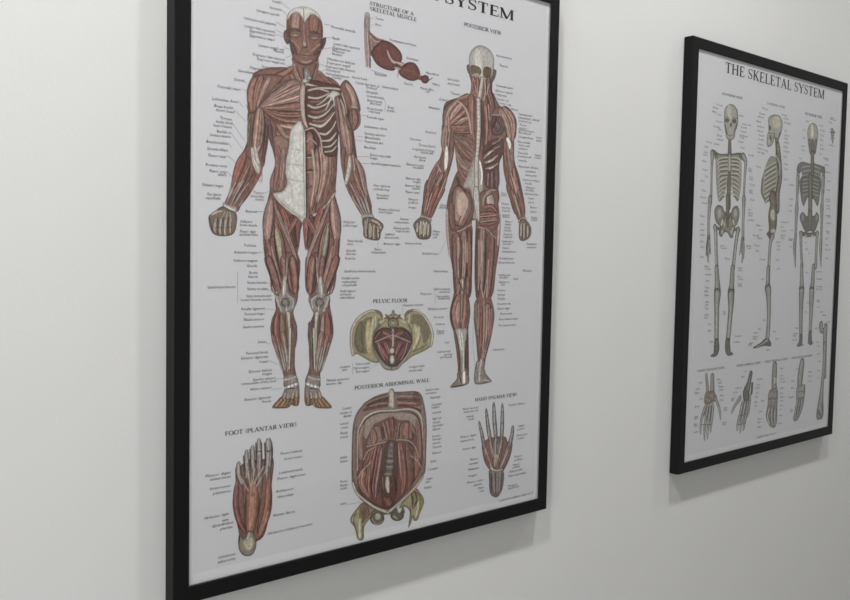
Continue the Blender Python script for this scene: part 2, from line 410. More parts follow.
# ------------------------------------------------------------------ artwork data, tenths of a millimetre on the sheet
ART = {
 'anterior': """F m |615 4363 579 4270 542 4213 488 4123 452 4007 426 3858 376 3750 373 3701 446 3655 515 3654 546 3709 632 3821 725 3959 781 4080 807 4198 809 4349 793 4447 642 4465
F m |622 4659 616 4462 613 4314 569 4244 644 4169 796 4114 823 4283 847 4436 850 4553 839 4651 753 4707
F m |1659 4904 1745 4968 1858 4769 1918 4542 1968 4276 2049 4137 1984 3987 1805 4012 1756 4294 1730 4523 1685 4660
F m |1732 4406 1750 4208 1809 4012 1900 3873 1993 3732 2173 3740 2107 3972 2073 4131 2002 4235 1943 4310 1908 4451 1888 4593 1730 4576
F m e0.3|1837 3942 1919 3831 2040 3673 2178 3678 2148 3798 2089 3957 2006 4039 1844 4029
F m e0.3|674 5026 1097 5145 1320 5067 1570 5120 1744 5021 1858 4786 1795 4619 1713 4522 1703 4325 1694 4111 1678 3968 1654 3878 1296 3806 919 3837 898 4004 931 4158 900 4290 860 4437 840 4585 696 4651
F m e0.3|862 4384 946 4182 887 4008 870 3863 889 3773 1100 3616 1296 3585 1483 3631 1660 3812 1679 3910 1692 4325 1635 4567 906 4492
F m |866 3851 824 3630 799 3410 825 3174 881 3005 929 2834 1222 2829 1202 3125 1224 3334 1243 3473 1266 3599 1125 3642 994 3739 915 3837
F m |1299 3601 1338 3424 1349 3214 1371 2826 1653 2821 1720 3145 1751 3398 1736 3613 1680 3861 1590 3821 1443 3673
F m |829 3229 884 2998 916 2875 949 2778 956 2668 907 2560 899 2430 950 2338 1175 2326 1209 2479 1167 2631 1213 2745 1227 2898 1216 3233
F m |1352 3235 1353 2897 1368 2741 1420 2623 1365 2472 1391 2315 1630 2302 1676 2401 1658 2561 1624 2706 1643 2864 1693 3008 1735 3239
F m |902 2430 916 2333 976 2191 1033 2048 1060 1949 1070 1850 1239 1835 1212 1965 1189 2093 1195 2304 1210 2444 1189 2500 917 2512
F m |1362 2437 1377 2223 1369 2024 1325 1870 1508 1811 1514 1970 1598 2166 1668 2336 1673 2452 1627 2512 1371 2521
F m e0.6|1034 5512 1015 5451 1045 5384 1079 5383 1073 5486
F m e0.6|1493 5498 1533 5520 1525 5452 1482 5384
F m e0.3|1120 5250 1127 5138 922 5045 769 4940 943 4864 1281 4968 1658 4983 1744 5030 1571 5085 1443 5154 1437 5299 1298 5201
F m e0.5|1049 5549 1056 5650 1100 5722 1190 5772 1290 5792 1393 5772 1460 5716 1493 5610 1489 5472 1466 5364 1435 5290 1380 5234 1298 5196 1217 5195 1146 5225 1111 5291 1085 5384 1058 5433
S ml f0.12 e0.3|1160 5694 111 1156 5568 119
S m f0.12 e0.3|1384 5690 134 1375 5581 122
F w e0.25|1056 5620 1075 5687 1120 5737 1210 5779 1321 5792 1425 5752 1473 5684 1402 5728 1342 5723 1296 5674 1264 5631 1231 5686 1174 5716 1111 5690 1076 5634
S mo e0.35|1258 5620 29 1263 5519 29 1270 5452 41 1271 5401 69
F ml e0.6|1229 5504 1208 5472 1157 5452 1107 5455 1085 5480 1106 5512 1156 5532 1208 5529
S md |1113 5483 6 1157 5500 8 1209 5496 7
S t b0.5|1137 5478 8 1183 5485 8
F ml e0.6|1455 5514 1435 5484 1385 5464 1336 5467 1315 5490 1335 5520 1384 5540 1434 5537
S md |1339 5494 7 1384 5512 8 1438 5508 7
S t b0.5|1366 5490 8 1407 5496 9
S md |1093 5523 13 1152 5547 13 1223 5535 14
S md |1324 5538 13 1386 5557 14 1459 5544 15
S md f0.2|1098 5436 41 1135 5345 49 1180 5285 25
S md f0.2|1481 5456 34 1440 5377 40 1379 5307 21
S ml f0.1|1114 5426 20 1215 5350 20
S ml f0.1|1471 5448 17 1354 5355 17
S mo |1224 5427 15 1195 5321 15
S mo |1316 5434 17 1337 5344 17
S t e0.2 b0.6|1267 5414 38 1273 5401 38
S k |1243 5380 9 1271 5374 7 1300 5385 8
F mo e0.3|1203 5302 1246 5332 1280 5331 1317 5340 1358 5320 1328 5281 1277 5261 1226 5272
S md |1212 5296 9 1276 5296 9 1354 5304 9
S ml f0.1|1227 5231 28 1288 5227 34 1359 5255 23
S md |1083 5546 16 1090 5422 20 1125 5293 20
S md |1483 5591 21 1471 5400 24 1431 5298 23
S md |1250 5770 6 1260 5637 8
S mo f0.25|1141 5194 62 1182 5082 70 1250 4998 45 1291 4969 20
S m f0.25|1430 5255 56 1392 5112 59 1342 4984 27
S g f0.3 e0.3|1303 5150 90 1304 5065 82 1305 4980 45
S k |1254 5160 12 1270 5009 12
S md |1167 5164 12 1239 5022 12
S k |1421 5237 10 1352 5020 12
S m f0.25|1127 5150 50 1019 5075 65 864 5003 48
S m f0.25|1108 5071 60 1159 5011 55 1240 4971 27
S m f0.25|1443 5154 52 1571 5068 48 1679 5012 24
F m e0.5|614 4691 602 4820 627 4921 678 4997 769 5029 922 5051 1020 5025 828 4816 743 4706 682 4633 633 4634
S m f0.3|694 4979 78 643 4825 84 659 4647 23
S m f0.3|769 5010 79 714 4851 80 682 4646 18
S mo f0.3|854 5018 71 770 4842 67 715 4695 18
F mo e0.5 ed1.2|734 4697 828 4824 923 4936 1099 5028 1223 5020 1241 4903 1235 4748 1269 4594 1164 4564 1025 4570 887 4613 801 4663
S mo f0.3|762 4709 13 924 4862 66 1139 5016 60
S mo f0.3|762 4705 13 982 4836 72 1224 4969 84
S ml f0.3|762 4700 13 1003 4788 66 1229 4876 73
S m f0.3|768 4696 13 1003 4729 66 1234 4782 77
S m f0.3|781 4686 14 1004 4662 68 1244 4689 75
S m f0.3|810 4665 14 1024 4605 55 1261 4618 62
S md |753 4694 9 888 4603 11 1025 4561 10 1245 4575 10
S md |603 4706 6 637 4631 7 734 4689 8
S mp f0.3|859 4604 39 880 4439 47 926 4276 24
S m f0.3|888 4582 43 939 4478 51 972 4381 16
S mo f0.25|956 4551 50 1046 4455 57 1136 4427 14
S m f0.25|947 4479 43 1031 4361 53 1123 4330 14
S m f0.25|945 4361 43 1016 4250 53 1108 4237 14
S ml f0.2|986 4547 34 1104 4546 61 1205 4548 51
S mo f0.3|949 4294 51 990 4129 79 976 3959 86
S m f0.3|1047 4337 40 1069 4169 48 1051 3998 47
S md |928 4494 8 972 4389 8
S md |963 4414 8 1047 4320 9 1117 4326 7
S md |945 4277 8 1019 4202 9 1098 4222 7
F w e0.3 n0.02|1126 4528 1270 4551 1302 3618 1161 3666 1030 3748 913 3847 1028 3883 1077 3981 1050 4112 1091 4353
S t2 b1|1152 4411 8 1272 4412 11
S g2 |1107 4322 13 1273 4316 11
S g2 |1068 4166 13 1269 4160 11
S g2 |1095 4009 11 1271 3994 11
S g2 b0.45|1151 4491 31 1122 4329 24 1087 4141 25 1111 3983 31 1161 3746 19
F mo e0.4|913 4427 1090 4405 1056 4165 1046 3953 1004 3876 888 3885 875 3994 940 4182
S m f0.3|953 4340 61 977 4132 91 937 3888 78
S mo f0.3|1030 4321 61 1020 4109 73 1003 3924 43
S t e0.4|913 3845 26 1030 3740 26 1162 3658 25 1295 3607 20
S g2 |989 3812 11 1161 3693 12
F md e0.3|1295 4532 1390 4542 1470 4471 1456 4304 1453 3884 1303 3875
S m f0.2 e0.7|1344 4502 104 1355 4365 129 1352 4261 103
S m f0.2 e0.7|1356 4244 117 1363 4175 125 1364 4109 108
S m f0.2 e0.7|1364 4095 120 1366 4001 125 1367 3931 104
S m f0.2|1367 3923 121 1379 3775 125 1398 3618 42
S p e0.3|1309 4409 14 1353 4448 16 1429 4399 16
S p |1311 4247 12 1435 4261 12
S p |1313 4096 10 1442 4106 10
S mo f0.35|1499 4336 198 1525 4120 229 1448 3788 96
S p f0.1|1375 4352 39 1412 4057 39 1368 3729 26
S m f0.35|1622 4319 100 1635 4100 112 1546 3820 84
S md |1446 4385 20 1477 4062 16 1391 3703 13
S p |1571 4369 16 1543 4066 13
S t e0.4|1295 3607 22 1450 3673 26 1580 3780 27 1685 3916 18
S t e0.6|1277 4535 32 1289 4076 29 1302 3605 22
S k |1299 4532 10 1318 3619 10
F md e0.4 n0.15|1305 5014 1571 5050 1744 5012 1858 4786 1799 4619 1700 4520 1703 4325 1615 4279 1519 4310 1474 4472 1390 4542 1306 4581
S b e0.5|1322 4944 20 1446 4978 21 1573 4963 16
S b e0.5|1327 4873 22 1447 4881 22 1584 4947 14
S b e0.5|1324 4790 25 1407 4775 27 1532 4822 19 1634 4904 13
S b e0.5|1326 4683 21 1425 4674 29 1544 4732 21 1652 4850 13
S b e0.5|1343 4602 21 1483 4593 38 1582 4667 24 1666 4773 13
S b e0.5|1453 4517 18 1548 4514 26 1632 4588 19 1680 4677 14
S b e0.5|1496 4439 14 1602 4458 25 1678 4539 15
S b e0.5|1518 4376 14 1613 4397 21 1684 4466 13
S b e0.5|1531 4325 12 1629 4347 20 1685 4402 11
S m f0.3|1344 4830 20 1490 4851 24 1595 4913 14
S m f0.3|1346 4727 27 1491 4744 31 1617 4846 14
S m f0.3|1368 4634 21 1514 4650 28 1640 4761 15
S p e0.5|1295 4532 17 1389 4559 22 1470 4480 25 1497 4378 21 1502 4291 17
S p e0.6 f0.08|1256 4990 81 1250 4818 65 1269 4649 58 1319 4551 29
S t |1230 4935 10 1235 4731 10
S b e0.6|1305 5007 28 1488 4994 21 1658 5009 28 1744 5003 18
F w e0.5|1313 5040 1303 5022 1280 5012 1257 5016 1247 5031 1257 5050 1280 5060 1303 5056
F w e0.5|1355 5076 1348 5062 1331 5055 1313 5058 1306 5069 1313 5082 1330 5089 1348 5087
S md |1322 4982 10 1572 5015 10 1701 5024 11
F w e0.5|1565 4924 1637 4985 1728 4959 1664 4915 1621 4868 1595 4896
S w |1573 4919 14 1490 4839 9 1428 4806 5
S w |1606 4897 14 1544 4767 8
S w |1638 4919 17 1661 4781 11
F m e0.5|1722 5027 1786 5115 1853 5092 1939 4993 1996 4847 1974 4796 1858 4783 1779 4884
S ml f0.25|1798 5081 66 1888 4969 103 1929 4813 91
F mo e0.5|1858 4801 1973 4825 1999 4673 1906 4584 1860 4679
S m f0.25|1913 4802 90 1931 4705 89 1910 4613 30
S p |1879 4842 18 1946 4836 15
S mp f0.25|1664 4905 22 1684 4731 44 1722 4540 31
S mo f0.3|1681 4931 22 1759 4757 102 1823 4532 165 1861 4339 103
S p |1720 4912 17 1769 4829 27 1793 4725 13
S k |1713 4911 9 1782 4706 9 1861 4590 9
S t |1745 4968 16 1795 4850 13 1810 4763 9
S md |1884 4574 22 1921 4380 27 1968 4240 18
S o f0.3|637 4620 37 631 4463 41 625 4315 26
S mo f0.3|753 4688 105 739 4491 150 722 4324 127 715 4241 49
S md f0.3|834 4551 38 824 4367 49 786 4147 38
S md |693 4634 9 672 4435 9 662 4269 7
S t f0.1 e0.2|696 4322 30 715 4224 46 755 4044 57 769 3945 27
S t |756 4311 14 696 4239 18 686 4188 15
S md |677 4270 11 686 4106 11 721 3976 8
S mr f0.25 t10.25|592 4238 53 534 4111 102 471 3935 60 412 3784 25
S m f0.3 t10.35|645 4119 32 575 3974 49 477 3780 25 445 3721 14
S m f0.3 t10.35|683 4072 36 594 3910 46 485 3731 17
S mr f0.3 t10.25|740 4043 43 656 3889 50 522 3692 21
S m f0.3|781 4130 30 749 4019 29 647 3855 18
S t |489 3936 9 426 3826 9 391 3734 7
S t |575 3958 9 490 3821 10 431 3704 7
S t |628 3936 7 536 3816 9 463 3697 7
S t |535 3939 9 409 3743 5
S k b0.6|471 3861 9 412 3735 9
S k b0.6|526 3848 9 445 3721 7
S k b0.6|587 3860 9 473 3706 7
S k b0.6|426 3858 7 383 3742 7
S k b0.6|647 3838 7 519 3683 7
S t f0.15 e0.2|666 4302 34 686 4172 46 730 4093 65 740 4043 19
F t e0.3|358 3738 427 3704 493 3695 486 3616 427 3655 351 3684
S w |373 3701 17 473 3657 17
F hn e0.5|341 3695 418 3666 482 3646 505 3584 476 3443 378 3405 242 3429 196 3579 248 3629
S hb f0.2 e0.7|275 3575 42 258 3494 35 271 3438 25
S hb f0.2 e0.7|329 3577 43 317 3480 36 324 3418 25
S hb f0.2 e0.7|383 3571 43 374 3481 40 378 3413 25
S hb f0.2 e0.7|437 3582 40 428 3499 36 433 3434 25
S hb e0.6 f0.2|231 3606 32 284 3637 36 346 3651 23
S k b0.7|298 3589 9 292 3430 7
S k b0.7|356 3591 9 350 3412 7
S k b0.7|410 3594 9 405 3424 7
S k b0.7|213 3573 7 241 3445 7
S k b0.7|267 3494 7 320 3488 7
S k b0.7|329 3483 6 438 3496 7
S t |373 3644 9 329 3561 7
S t |400 3642 9 383 3563 7
S t |427 3638 9 437 3573 7
S t |270 3527 11 274 3494 9
S t |378 3514 11 378 3482 9
S t |320 3520 9 322 3488 9
S mo f0.25|1932 4302 32 2018 4156 90 2073 3970 66 2127 3797 26
S m f0.3|1898 4234 36 1973 4022 61 2080 3795 25
S mr f0.3|1844 4057 42 1950 3890 49 2057 3735 21
S m f0.3|1806 4012 24 1910 3859 34 2011 3733 21
S m f0.3|1785 4383 70 1770 4224 46 1808 4069 25
S t f0.15 e0.2|1861 4317 28 1859 4202 60 1826 4056 52 1818 3998 18
S t |1902 4321 11 1931 4164 11
S t |1932 4121 7 2035 3910 9 2102 3752 9
S t |1871 4016 9 1972 3877 9 2038 3749 9
S md |1957 4224 9 2034 3997 9 2101 3825 7
S k |1827 3999 7 1919 3860 9 2011 3733 9
S mp f0.4 t10.5|1864 3943 34 1974 3804 31 2063 3684 17
S mp f0.4 t10.5|1953 3949 45 2037 3822 39 2103 3693 22
S mp f0.4 t10.5|2025 3953 54 2092 3825 43 2144 3695 22
S k b0.8|1927 3867 12 2076 3677 10
S k b0.8|1991 3863 11 2100 3686 9
S k b0.8|2045 3874 11 2126 3694 9
S k b0.8|2104 3884 9 2155 3695 9
S t |1904 3873 9 2048 3691 9
S t |1964 3862 9 2085 3685 9
S t |2018 3872 9 2113 3693 9
S t |2082 3883 11 2144 3709 11
F t e0.3|2040 3682 2177 3696 2201 3638 2053 3625
F hn e0.5|2049 3641 2187 3661 2326 3598 2337 3546 2305 3492 2295 3425 2232 3403 2079 3433 2059 3530
S hb f0.2 e0.7|2086 3619 48 2088 3516 44 2099 3442 33
S hb f0.2 e0.7|2146 3606 48 2148 3503 45 2149 3426 33
S hb f0.2 e0.7|2208 3579 45 2204 3490 41 2211 3418 30
S hb f0.2 e0.7|2264 3566 41 2266 3491 41 2273 3435 26
S hb e0.6 f0.2|2169 3629 40 2264 3596 43 2308 3537 35
S k b0.8|2116 3590 11 2118 3436 9
S k b0.8|2174 3563 11 2179 3422 9
S k b0.8|2237 3543 11 2243 3416 8
S k b0.8|2198 3593 8 2293 3559 8
S k b0.8|2114 3598 9 2179 3600 9
S k b0.8|2266 3491 7 2302 3489 6
S t |2173 3555 15 2167 3444 11
S t |2114 3642 11 2107 3531 9
S mo f0.25 e0.6|888 3801 69 863 3598 135 849 3428 97 861 3361 31
S m f0.3 e0.6|846 3395 58 887 3175 108 953 2970 108 1004 2832 78
S mo f0.3|891 3328 31 942 3141 51 1003 2935 47
S mr f0.25|1221 3598 61 1198 3438 89 1204 3282 41
S md f0.25|1145 3626 81 1141 3471 101 1190 3299 48
S mr f0.25|1015 3706 71 1076 3572 79 1107 3470 52
S m f0.25|1196 3611 65 1107 3470 50 1078 3383 20
S m f0.3 e0.6|1156 3212 61 1146 3038 129 1169 2847 113
S mr f0.25|1201 3212 41 1207 3038 45 1205 2864 41
S m f0.3 e0.6|941 3584 24 989 3364 122 1031 3124 107 1059 2935 36
S ol f0.25 e0|942 3516 20 983 3364 67 1004 3210 36 1011 3142 8
S t |941 3550 8 1000 3244 10 1021 3142 6
S t |1080 3211 12 1082 3038 12 1059 2918 28
S ml f0.25 e0.7|920 3769 35 1026 3536 55 1164 3264 52 1203 3090 24
S md |951 3771 8 1056 3537 10 1190 3255 8
S p |1046 3571 8 1180 3247 10 1202 3108 8
S md |881 3395 11 919 3430 9 942 3524 8
S k b0.5|835 3344 8 914 2936 8
S mo f0.25 e0.6|1646 3841 78 1679 3629 152 1700 3451 109 1688 3378 35
S m f0.3 e0.6|1705 3415 65 1665 3181 121 1597 2965 120 1545 2823 85
S mo f0.3|1656 3342 34 1605 3145 56 1543 2930 51
S mr f0.25|1299 3601 62 1326 3441 91 1323 3283 41
S md f0.25|1375 3635 83 1383 3477 104 1338 3301 49
S mr f0.25|1510 3728 74 1449 3585 82 1419 3478 54
S m f0.25|1323 3615 68 1419 3478 53 1452 3391 21
S m f0.3 e0.6|1374 3214 63 1389 3038 134 1371 2844 117
S mr f0.25|1329 3213 41 1327 3038 46 1333 2862 42
S m f0.3 e0.6|1593 3608 25 1547 3376 132 1508 3126 115 1484 2931 38
S ol f0.25 e0|1594 3537 21 1554 3376 72 1535 3215 38 1529 3144 9
S t |1594 3572 9 1539 3251 11 1519 3144 6
S t |1454 3215 13 1457 3037 13 1484 2913 29
S ml f0.25 e0.7|1612 3804 37 1502 3552 57 1365 3266 53 1330 3090 25
S md |1577 3802 8 1471 3550 10 1338 3257 8
S p |1481 3586 8 1349 3249 10 1330 3108 8
S md |1665 3414 12 1622 3449 10 1594 3546 9
S k b0.5|1719 3361 9 1640 2929 9
S m f0.3 e0.6|863 3202 92 943 2998 86 995 2860 37
S m f0.3 e0.6|1145 3205 103 1177 2983 104 1185 2829 55
S m f0.3 t10.3|1028 3203 73 1047 3052 57 1058 2969 29
F gk e0.4 n0.2|1016 2956 1058 2983 1100 2914 1124 2814 1202 2784 1187 2703 1133 2619 1027 2622 994 2695 949 2765 961 2817 1008 2846
S t f0.15 e0.3|1057 2997 29 1055 2900 54 1044 2804 35
S w |1049 2914 22 1043 2832 19
F gk e0.9|1122 2733 1107 2698 1071 2684 1034 2700 1019 2735 1033 2770 1070 2784 1106 2769
S g |1033 2756 11 1073 2769 10 1115 2754 11
S g |1050 2693 13 1062 2624 16
S t |1082 2699 16 1091 2623 19
S t |910 2902 11 961 2778 12 988 2695 16
S t e0.3|961 2847 13 977 2764 12 1018 2653 22
S k |937 2833 8 990 2808 11
S k |946 2778 6 959 2682 8
S g |1162 2774 16 1180 2704 13 1139 2635 13
S g2 |1105 2803 14 1162 2760 16 1155 2676 16
S mr f0.25 e0.5|982 2633 48 972 2489 95 985 2322 78 1040 2152 31
S mo f0.25|1027 2625 32 1041 2472 64 1049 2319 48 1072 2150 19
S md f0.3|929 2545 19 934 2408 28 979 2267 18
S mp f0.3|1182 2536 42 1191 2395 56 1183 2255 36
S o |1084 2616 42 1086 2456 26 1095 2288 13
S b e0.5|1104 2619 55 1114 2524 35 1123 2343 32 1131 2202 26
S t |1096 2609 13 1112 2483 11 1120 2287 10
S k |1072 2596 5 1087 2400 6 1104 2204 5
S k |1148 2579 6 1159 2341 6
S m f0.3 e0.6|1707 3210 103 1623 2994 96 1570 2851 41
S m f0.3 e0.6|1402 3207 107 1375 2981 107 1370 2826 57
S m f0.3 t10.3|1526 3208 78 1509 3052 61 1500 2966 31
F gk e0.4 n0.2|1545 2952 1500 2980 1457 2910 1435 2808 1354 2781 1372 2699 1431 2609 1543 2605 1576 2679 1624 2750 1609 2805 1557 2837
S t f0.15 e0.3|1500 2995 31 1505 2895 58 1520 2795 37
S w |1511 2909 24 1519 2823 20
F gk e0.9|1439 2725 1455 2689 1494 2673 1533 2687 1548 2723 1531 2759 1493 2775 1454 2761
S g |1532 2744 12 1489 2760 10 1446 2746 12
S g |1516 2681 14 1505 2609 17
S t |1482 2689 17 1475 2610 20
S t |1663 2893 12 1609 2764 14 1583 2679 17
S t e0.3|1608 2836 14 1592 2750 14 1551 2637 24
S k |1635 2821 9 1578 2797 12
S k |1627 2764 7 1614 2663 9
S g |1396 2769 17 1379 2698 13 1424 2626 13
S g2 |1455 2796 15 1397 2755 17 1406 2669 17
S mr f0.25 e0.5|1591 2614 52 1605 2462 104 1596 2289 87 1541 2119 35
S mo f0.25|1543 2608 34 1531 2451 69 1527 2293 52 1507 2121 21
S md f0.3|1651 2518 21 1650 2373 32 1604 2231 21
S mp f0.3|1381 2528 44 1376 2386 57 1388 2243 37
S o |1481 2603 44 1484 2438 27 1479 2267 14
S b e0.5|1461 2608 58 1452 2511 37 1448 2326 34 1443 2183 27
S t |1470 2596 14 1456 2468 12 1452 2268 10
S k |1495 2581 5 1485 2381 7 1472 2181 5
S k |1416 2570 7 1411 2328 7
S m f0.3 t10.4|918 2415 37 983 2232 52 1053 2005 28
S m f0.3 t10.45|965 2399 46 1023 2230 50 1078 2017 22
S mo f0.3 t10.4|1037 2424 63 1066 2283 54 1097 2100 19
S b e0.5|1128 2461 36 1130 2265 32 1123 2042 20
S o f0.3|1164 2446 29 1163 2235 39 1163 2025 23
S mp f0.2|1185 2361 23 1180 2164 23 1179 1995 13
S t |990 2301 8 1073 2031 8
S t |1030 2271 9 1091 2030 8
S t |1082 2240 8 1104 2015 8
S t |950 2317 6 1041 2076 6
S k b0.7|975 2274 8 1057 2019 8
S k b0.7|1014 2272 8 1081 2031 6
S k b0.7|1067 2199 8 1098 2002 6
S k b0.7|1142 2363 7 1138 2027 7
F gk e0.4 n0.2|1059 1970 1196 1973 1240 1885 1248 1742 1147 1716 1043 1747 1074 1850
S t f0.1|1070 1931 25 1134 1934 20 1199 1952 21
S w e0.2|1077 1846 29 1148 1857 35 1227 1876 27
S k |1092 1826 9 1148 1835 14 1198 1822 11
S g |1099 1917 10 1093 1750 8
S g |1139 1921 10 1150 1744 8
S g |1180 1911 10 1199 1754 8
F ft e0.5|1046 1761 1150 1727 1248 1766 1246 1656 1203 1640 1137 1661 1110 1630 958 1640 923 1660 976 1713
S ft e0.7 f0.2|1077 1723 35 997 1654 32
S ft e0.7 f0.2|1117 1712 36 1061 1647 36
S ft e0.7 f0.2|1158 1715 33 1126 1648 30
S ft e0.7 f0.2|1207 1739 52 1213 1653 46
S hb f0.2 e0.6|1060 1739 36 1076 1793 33
S hb f0.2 e0.6|1109 1731 36 1116 1790 33
S hb f0.2 e0.6|1166 1726 36 1174 1784 33
S hb f0.2 e0.6|1215 1738 33 1218 1794 30
S k b0.7|1053 1711 8 981 1646 6
S k b0.7|1101 1707 8 1045 1639 6
S k b0.7|1137 1710 8 1115 1649 8
S k b0.7|1179 1720 8 1183 1653 7
S fo |1037 1724 10 973 1666 13
S fo |1085 1715 10 1029 1655 13
S m f0.3 t10.4|1654 2380 42 1587 2196 59 1518 1969 31
S m f0.3 t10.45|1602 2368 52 1544 2198 55 1490 1986 24
S mo f0.3 t10.4|1524 2401 69 1497 2259 59 1469 2074 21
S b e0.5|1426 2448 37 1429 2248 34 1442 2018 20
S o f0.3|1389 2436 30 1395 2222 40 1402 2007 24
S mp f0.2|1370 2351 23 1380 2151 23 1385 1980 13
S t |1577 2269 9 1495 2000 9
S t |1535 2242 10 1476 2001 9
S t |1480 2217 9 1463 1988 9
S t |1620 2281 7 1529 2041 7
S k b0.7|1595 2239 9 1513 1984 9
S k b0.7|1552 2241 9 1487 2001 7
S k b0.7|1498 2172 9 1470 1973 7
S k b0.7|1414 2349 7 1427 2005 7
F gk e0.4 n0.2|1512 1934 1369 1959 1326 1877 1321 1735 1426 1689 1536 1701 1500 1812
S t f0.1|1502 1896 26 1433 1910 20 1366 1938 20
S w e0.2|1496 1810 28 1421 1833 34 1340 1866 25
S k |1481 1791 9 1421 1810 14 1371 1806 12
S g |1471 1887 10 1482 1713 8
S g |1429 1897 10 1423 1718 9
S g |1386 1894 10 1372 1738 8
F ft e0.5|1532 1715 1423 1701 1321 1759 1326 1648 1370 1623 1437 1631 1467 1593 1631 1570 1669 1584 1609 1651
S ft e0.7 f0.2|1500 1682 33 1587 1594 30
S ft e0.7 f0.2|1457 1679 33 1518 1601 34
S ft e0.7 f0.2|1414 1690 32 1449 1615 29
S ft e0.7 f0.2|1363 1724 54 1359 1638 47
S hb f0.2 e0.6|1517 1695 36 1499 1755 33
S hb f0.2 e0.6|1465 1697 37 1456 1758 33
S hb f0.2 e0.6|1406 1703 37 1397 1764 33
S hb f0.2 e0.6|1355 1725 33 1351 1782 30
S k b0.7|1526 1665 8 1605 1582 6
S k b0.7|1474 1670 8 1535 1589 6
S k b0.7|1437 1681 8 1461 1614 8
S k b0.7|1392 1700 8 1390 1633 7
S fo |1543 1675 9 1613 1601 12
S fo |1491 1676 9 1552 1602 12""",
 'posterior': """F m e0.4|3206 4923 3234 5044 3366 5111 3637 5197 3719 5274 4005 5285 4127 5137 4314 5093 4439 4981 4458 4794 4382 4698 4255 4707 4230 4538 4169 4408 4161 4121 4176 3934 3997 3718 3515 3699 3329 3891 3382 4053 3462 4197 3429 4394 3379 4628 3215 4749
F m |3193 4786 3322 4760 3397 4590 3372 4390 3285 4146 3159 3902 3084 3741 2898 3734 2997 4107 3137 4331 3201 4513
F m |4247 4742 4411 4758 4439 4476 4553 4230 4668 3808 4460 3799 4310 4151 4235 4397
F m e0.4|2970 4125 2911 3812 2904 3711 3046 3677 3160 3863 3260 4065
F m e0.4|4295 4150 4458 3842 4546 3713 4663 3775 4610 3955 4554 4187
F m e0.4|3498 4280 3357 4071 3302 3909 3287 3770 3301 3552 3339 3333 3409 3073 3464 2749 3716 2744 3727 3135 3732 3544 3716 3686 3813 4058
F m e0.4|3778 3689 3807 2743 4087 2737 4151 3073 4206 3389 4205 3684 4160 3954 4109 4325 3809 4181
F m e0.4|3431 3019 3442 2819 3382 2597 3386 2459 3457 2282 3527 1964 3544 1781 3706 1746 3713 1951 3694 2362 3716 2565 3687 2724 3715 3018
F m e0.4|3813 3017 3827 2767 3779 2563 3794 2380 3831 2195 3886 1870 3982 1863 4011 1977 4088 2205 4142 2459 4125 2599 4070 2763 4082 3016
F m e0.4|3622 5530 3662 5316 3660 5186 3475 5103 3642 5034 4129 5091 4023 5263 4013 5384 4036 5571
F hn e0.5|3572 5530 3616 5549 3636 5440 3591 5461
F hn e0.5|4035 5538 4078 5548 4060 5462 4007 5396
F sk e0.4|3606 5607 3623 5689 3676 5757 3773 5809 3902 5803 3990 5757 4036 5673 4028 5549 3999 5460 3914 5411 3743 5397 3647 5434 3620 5509
S w e0 f0.05 b0.5|3747 5748 103 3780 5593 143 3812 5457 58
F o e0.3 n0.15|3638 5540 3725 5557 3801 5536 3809 5465 3664 5436
F o e0.3 n0.15|3864 5553 3984 5563 3971 5447 3861 5440
S md b0.5 f0.3|3909 5552 70 3927 5453 64
S p f0.2|3658 5425 32 3756 5459 29 3814 5417 25
S m f0.3|3681 5419 79 3713 5283 120 3638 5169 64 3448 5090 48
S m f0.3|3757 5419 68 3762 5249 90 3739 5085 72
S m f0.3|3947 5456 69 3952 5294 111 4003 5158 117 4041 5061 70
S p |3682 5395 17 3733 5266 17 3707 5192 13
S t |3880 5406 14 3896 5267 17 3865 5141 14
S md |3909 5380 17 3920 5209 17 3953 5091 15
S t |3958 5377 14 3920 5229 14
S md |3694 5360 14 3721 5224 14
S b e0.4|3839 5417 50 3810 5256 66 3787 5071 79 3793 4688 74
S mo f0.3 e0.6|3421 5086 90 3285 4933 155 3242 4732 57
S mo f0.3|3503 5077 90 3358 4921 109 3300 4758 35
S m f0.3|3601 5029 57 3453 4902 94 3299 4797 37
S mo f0.3|3629 4912 52 3482 4856 88 3321 4787 40
S m f0.3|3643 4813 52 3484 4773 87 3327 4780 36
S m f0.3|3651 4744 36 3486 4717 52 3377 4726 28
S m f0.3|3666 5177 140 3674 4897 113 3737 4500 28
S m f0.3|3610 5180 80 3501 5136 59 3420 5106 27
S p e0.4|3393 5107 20 3531 5050 29 3611 4950 39 3655 4795 34 3680 4697 17
S p b0.6|3394 5063 14 3265 4891 14
S k |3562 4944 11 3334 4791 13
S k |3382 4717 8 3513 4716 10 3665 4735 8
F mo e0.4|3383 4687 3541 4703 3680 4717 3757 4482 3691 4325 3652 4231 3541 4213 3447 4356 3409 4531
S mo f0.3|3405 4670 45 3572 4596 92 3737 4496 33
S m f0.3|3413 4591 48 3561 4475 104 3712 4397 32
S mo f0.3|3432 4484 51 3537 4353 108 3665 4282 32
S m f0.3|3459 4675 41 3626 4651 74 3740 4591 33
S m f0.3|3458 4357 53 3527 4232 67 3612 4167 34
S md f0.3|3446 4196 43 3481 4099 54 3424 3995 50
F t e0.3 n0.08|3753 4512 3818 4446 3897 4125 3823 3731 3723 3727 3686 4041 3553 4079 3638 4230 3704 4356
S p |3717 4417 16 3678 4313 16 3585 4125 16
S g2 |3693 4254 22 3739 4135 28 3738 3891 23
S mr f0.35|3888 5144 75 3926 4843 92 3919 4516 58
S md |3864 5161 23 3863 4837 29 3877 4573 23
S p |3910 5086 14 3939 4804 14 3912 4556 11
S m f0.35|3982 5094 76 3996 4851 75 3969 4602 57
S p |3952 5111 20 3973 4930 15
F mp e0.5|4021 4976 4161 4996 4243 4877 4184 4767 4021 4771
S mp f0.35|4060 4940 83 4137 4845 111
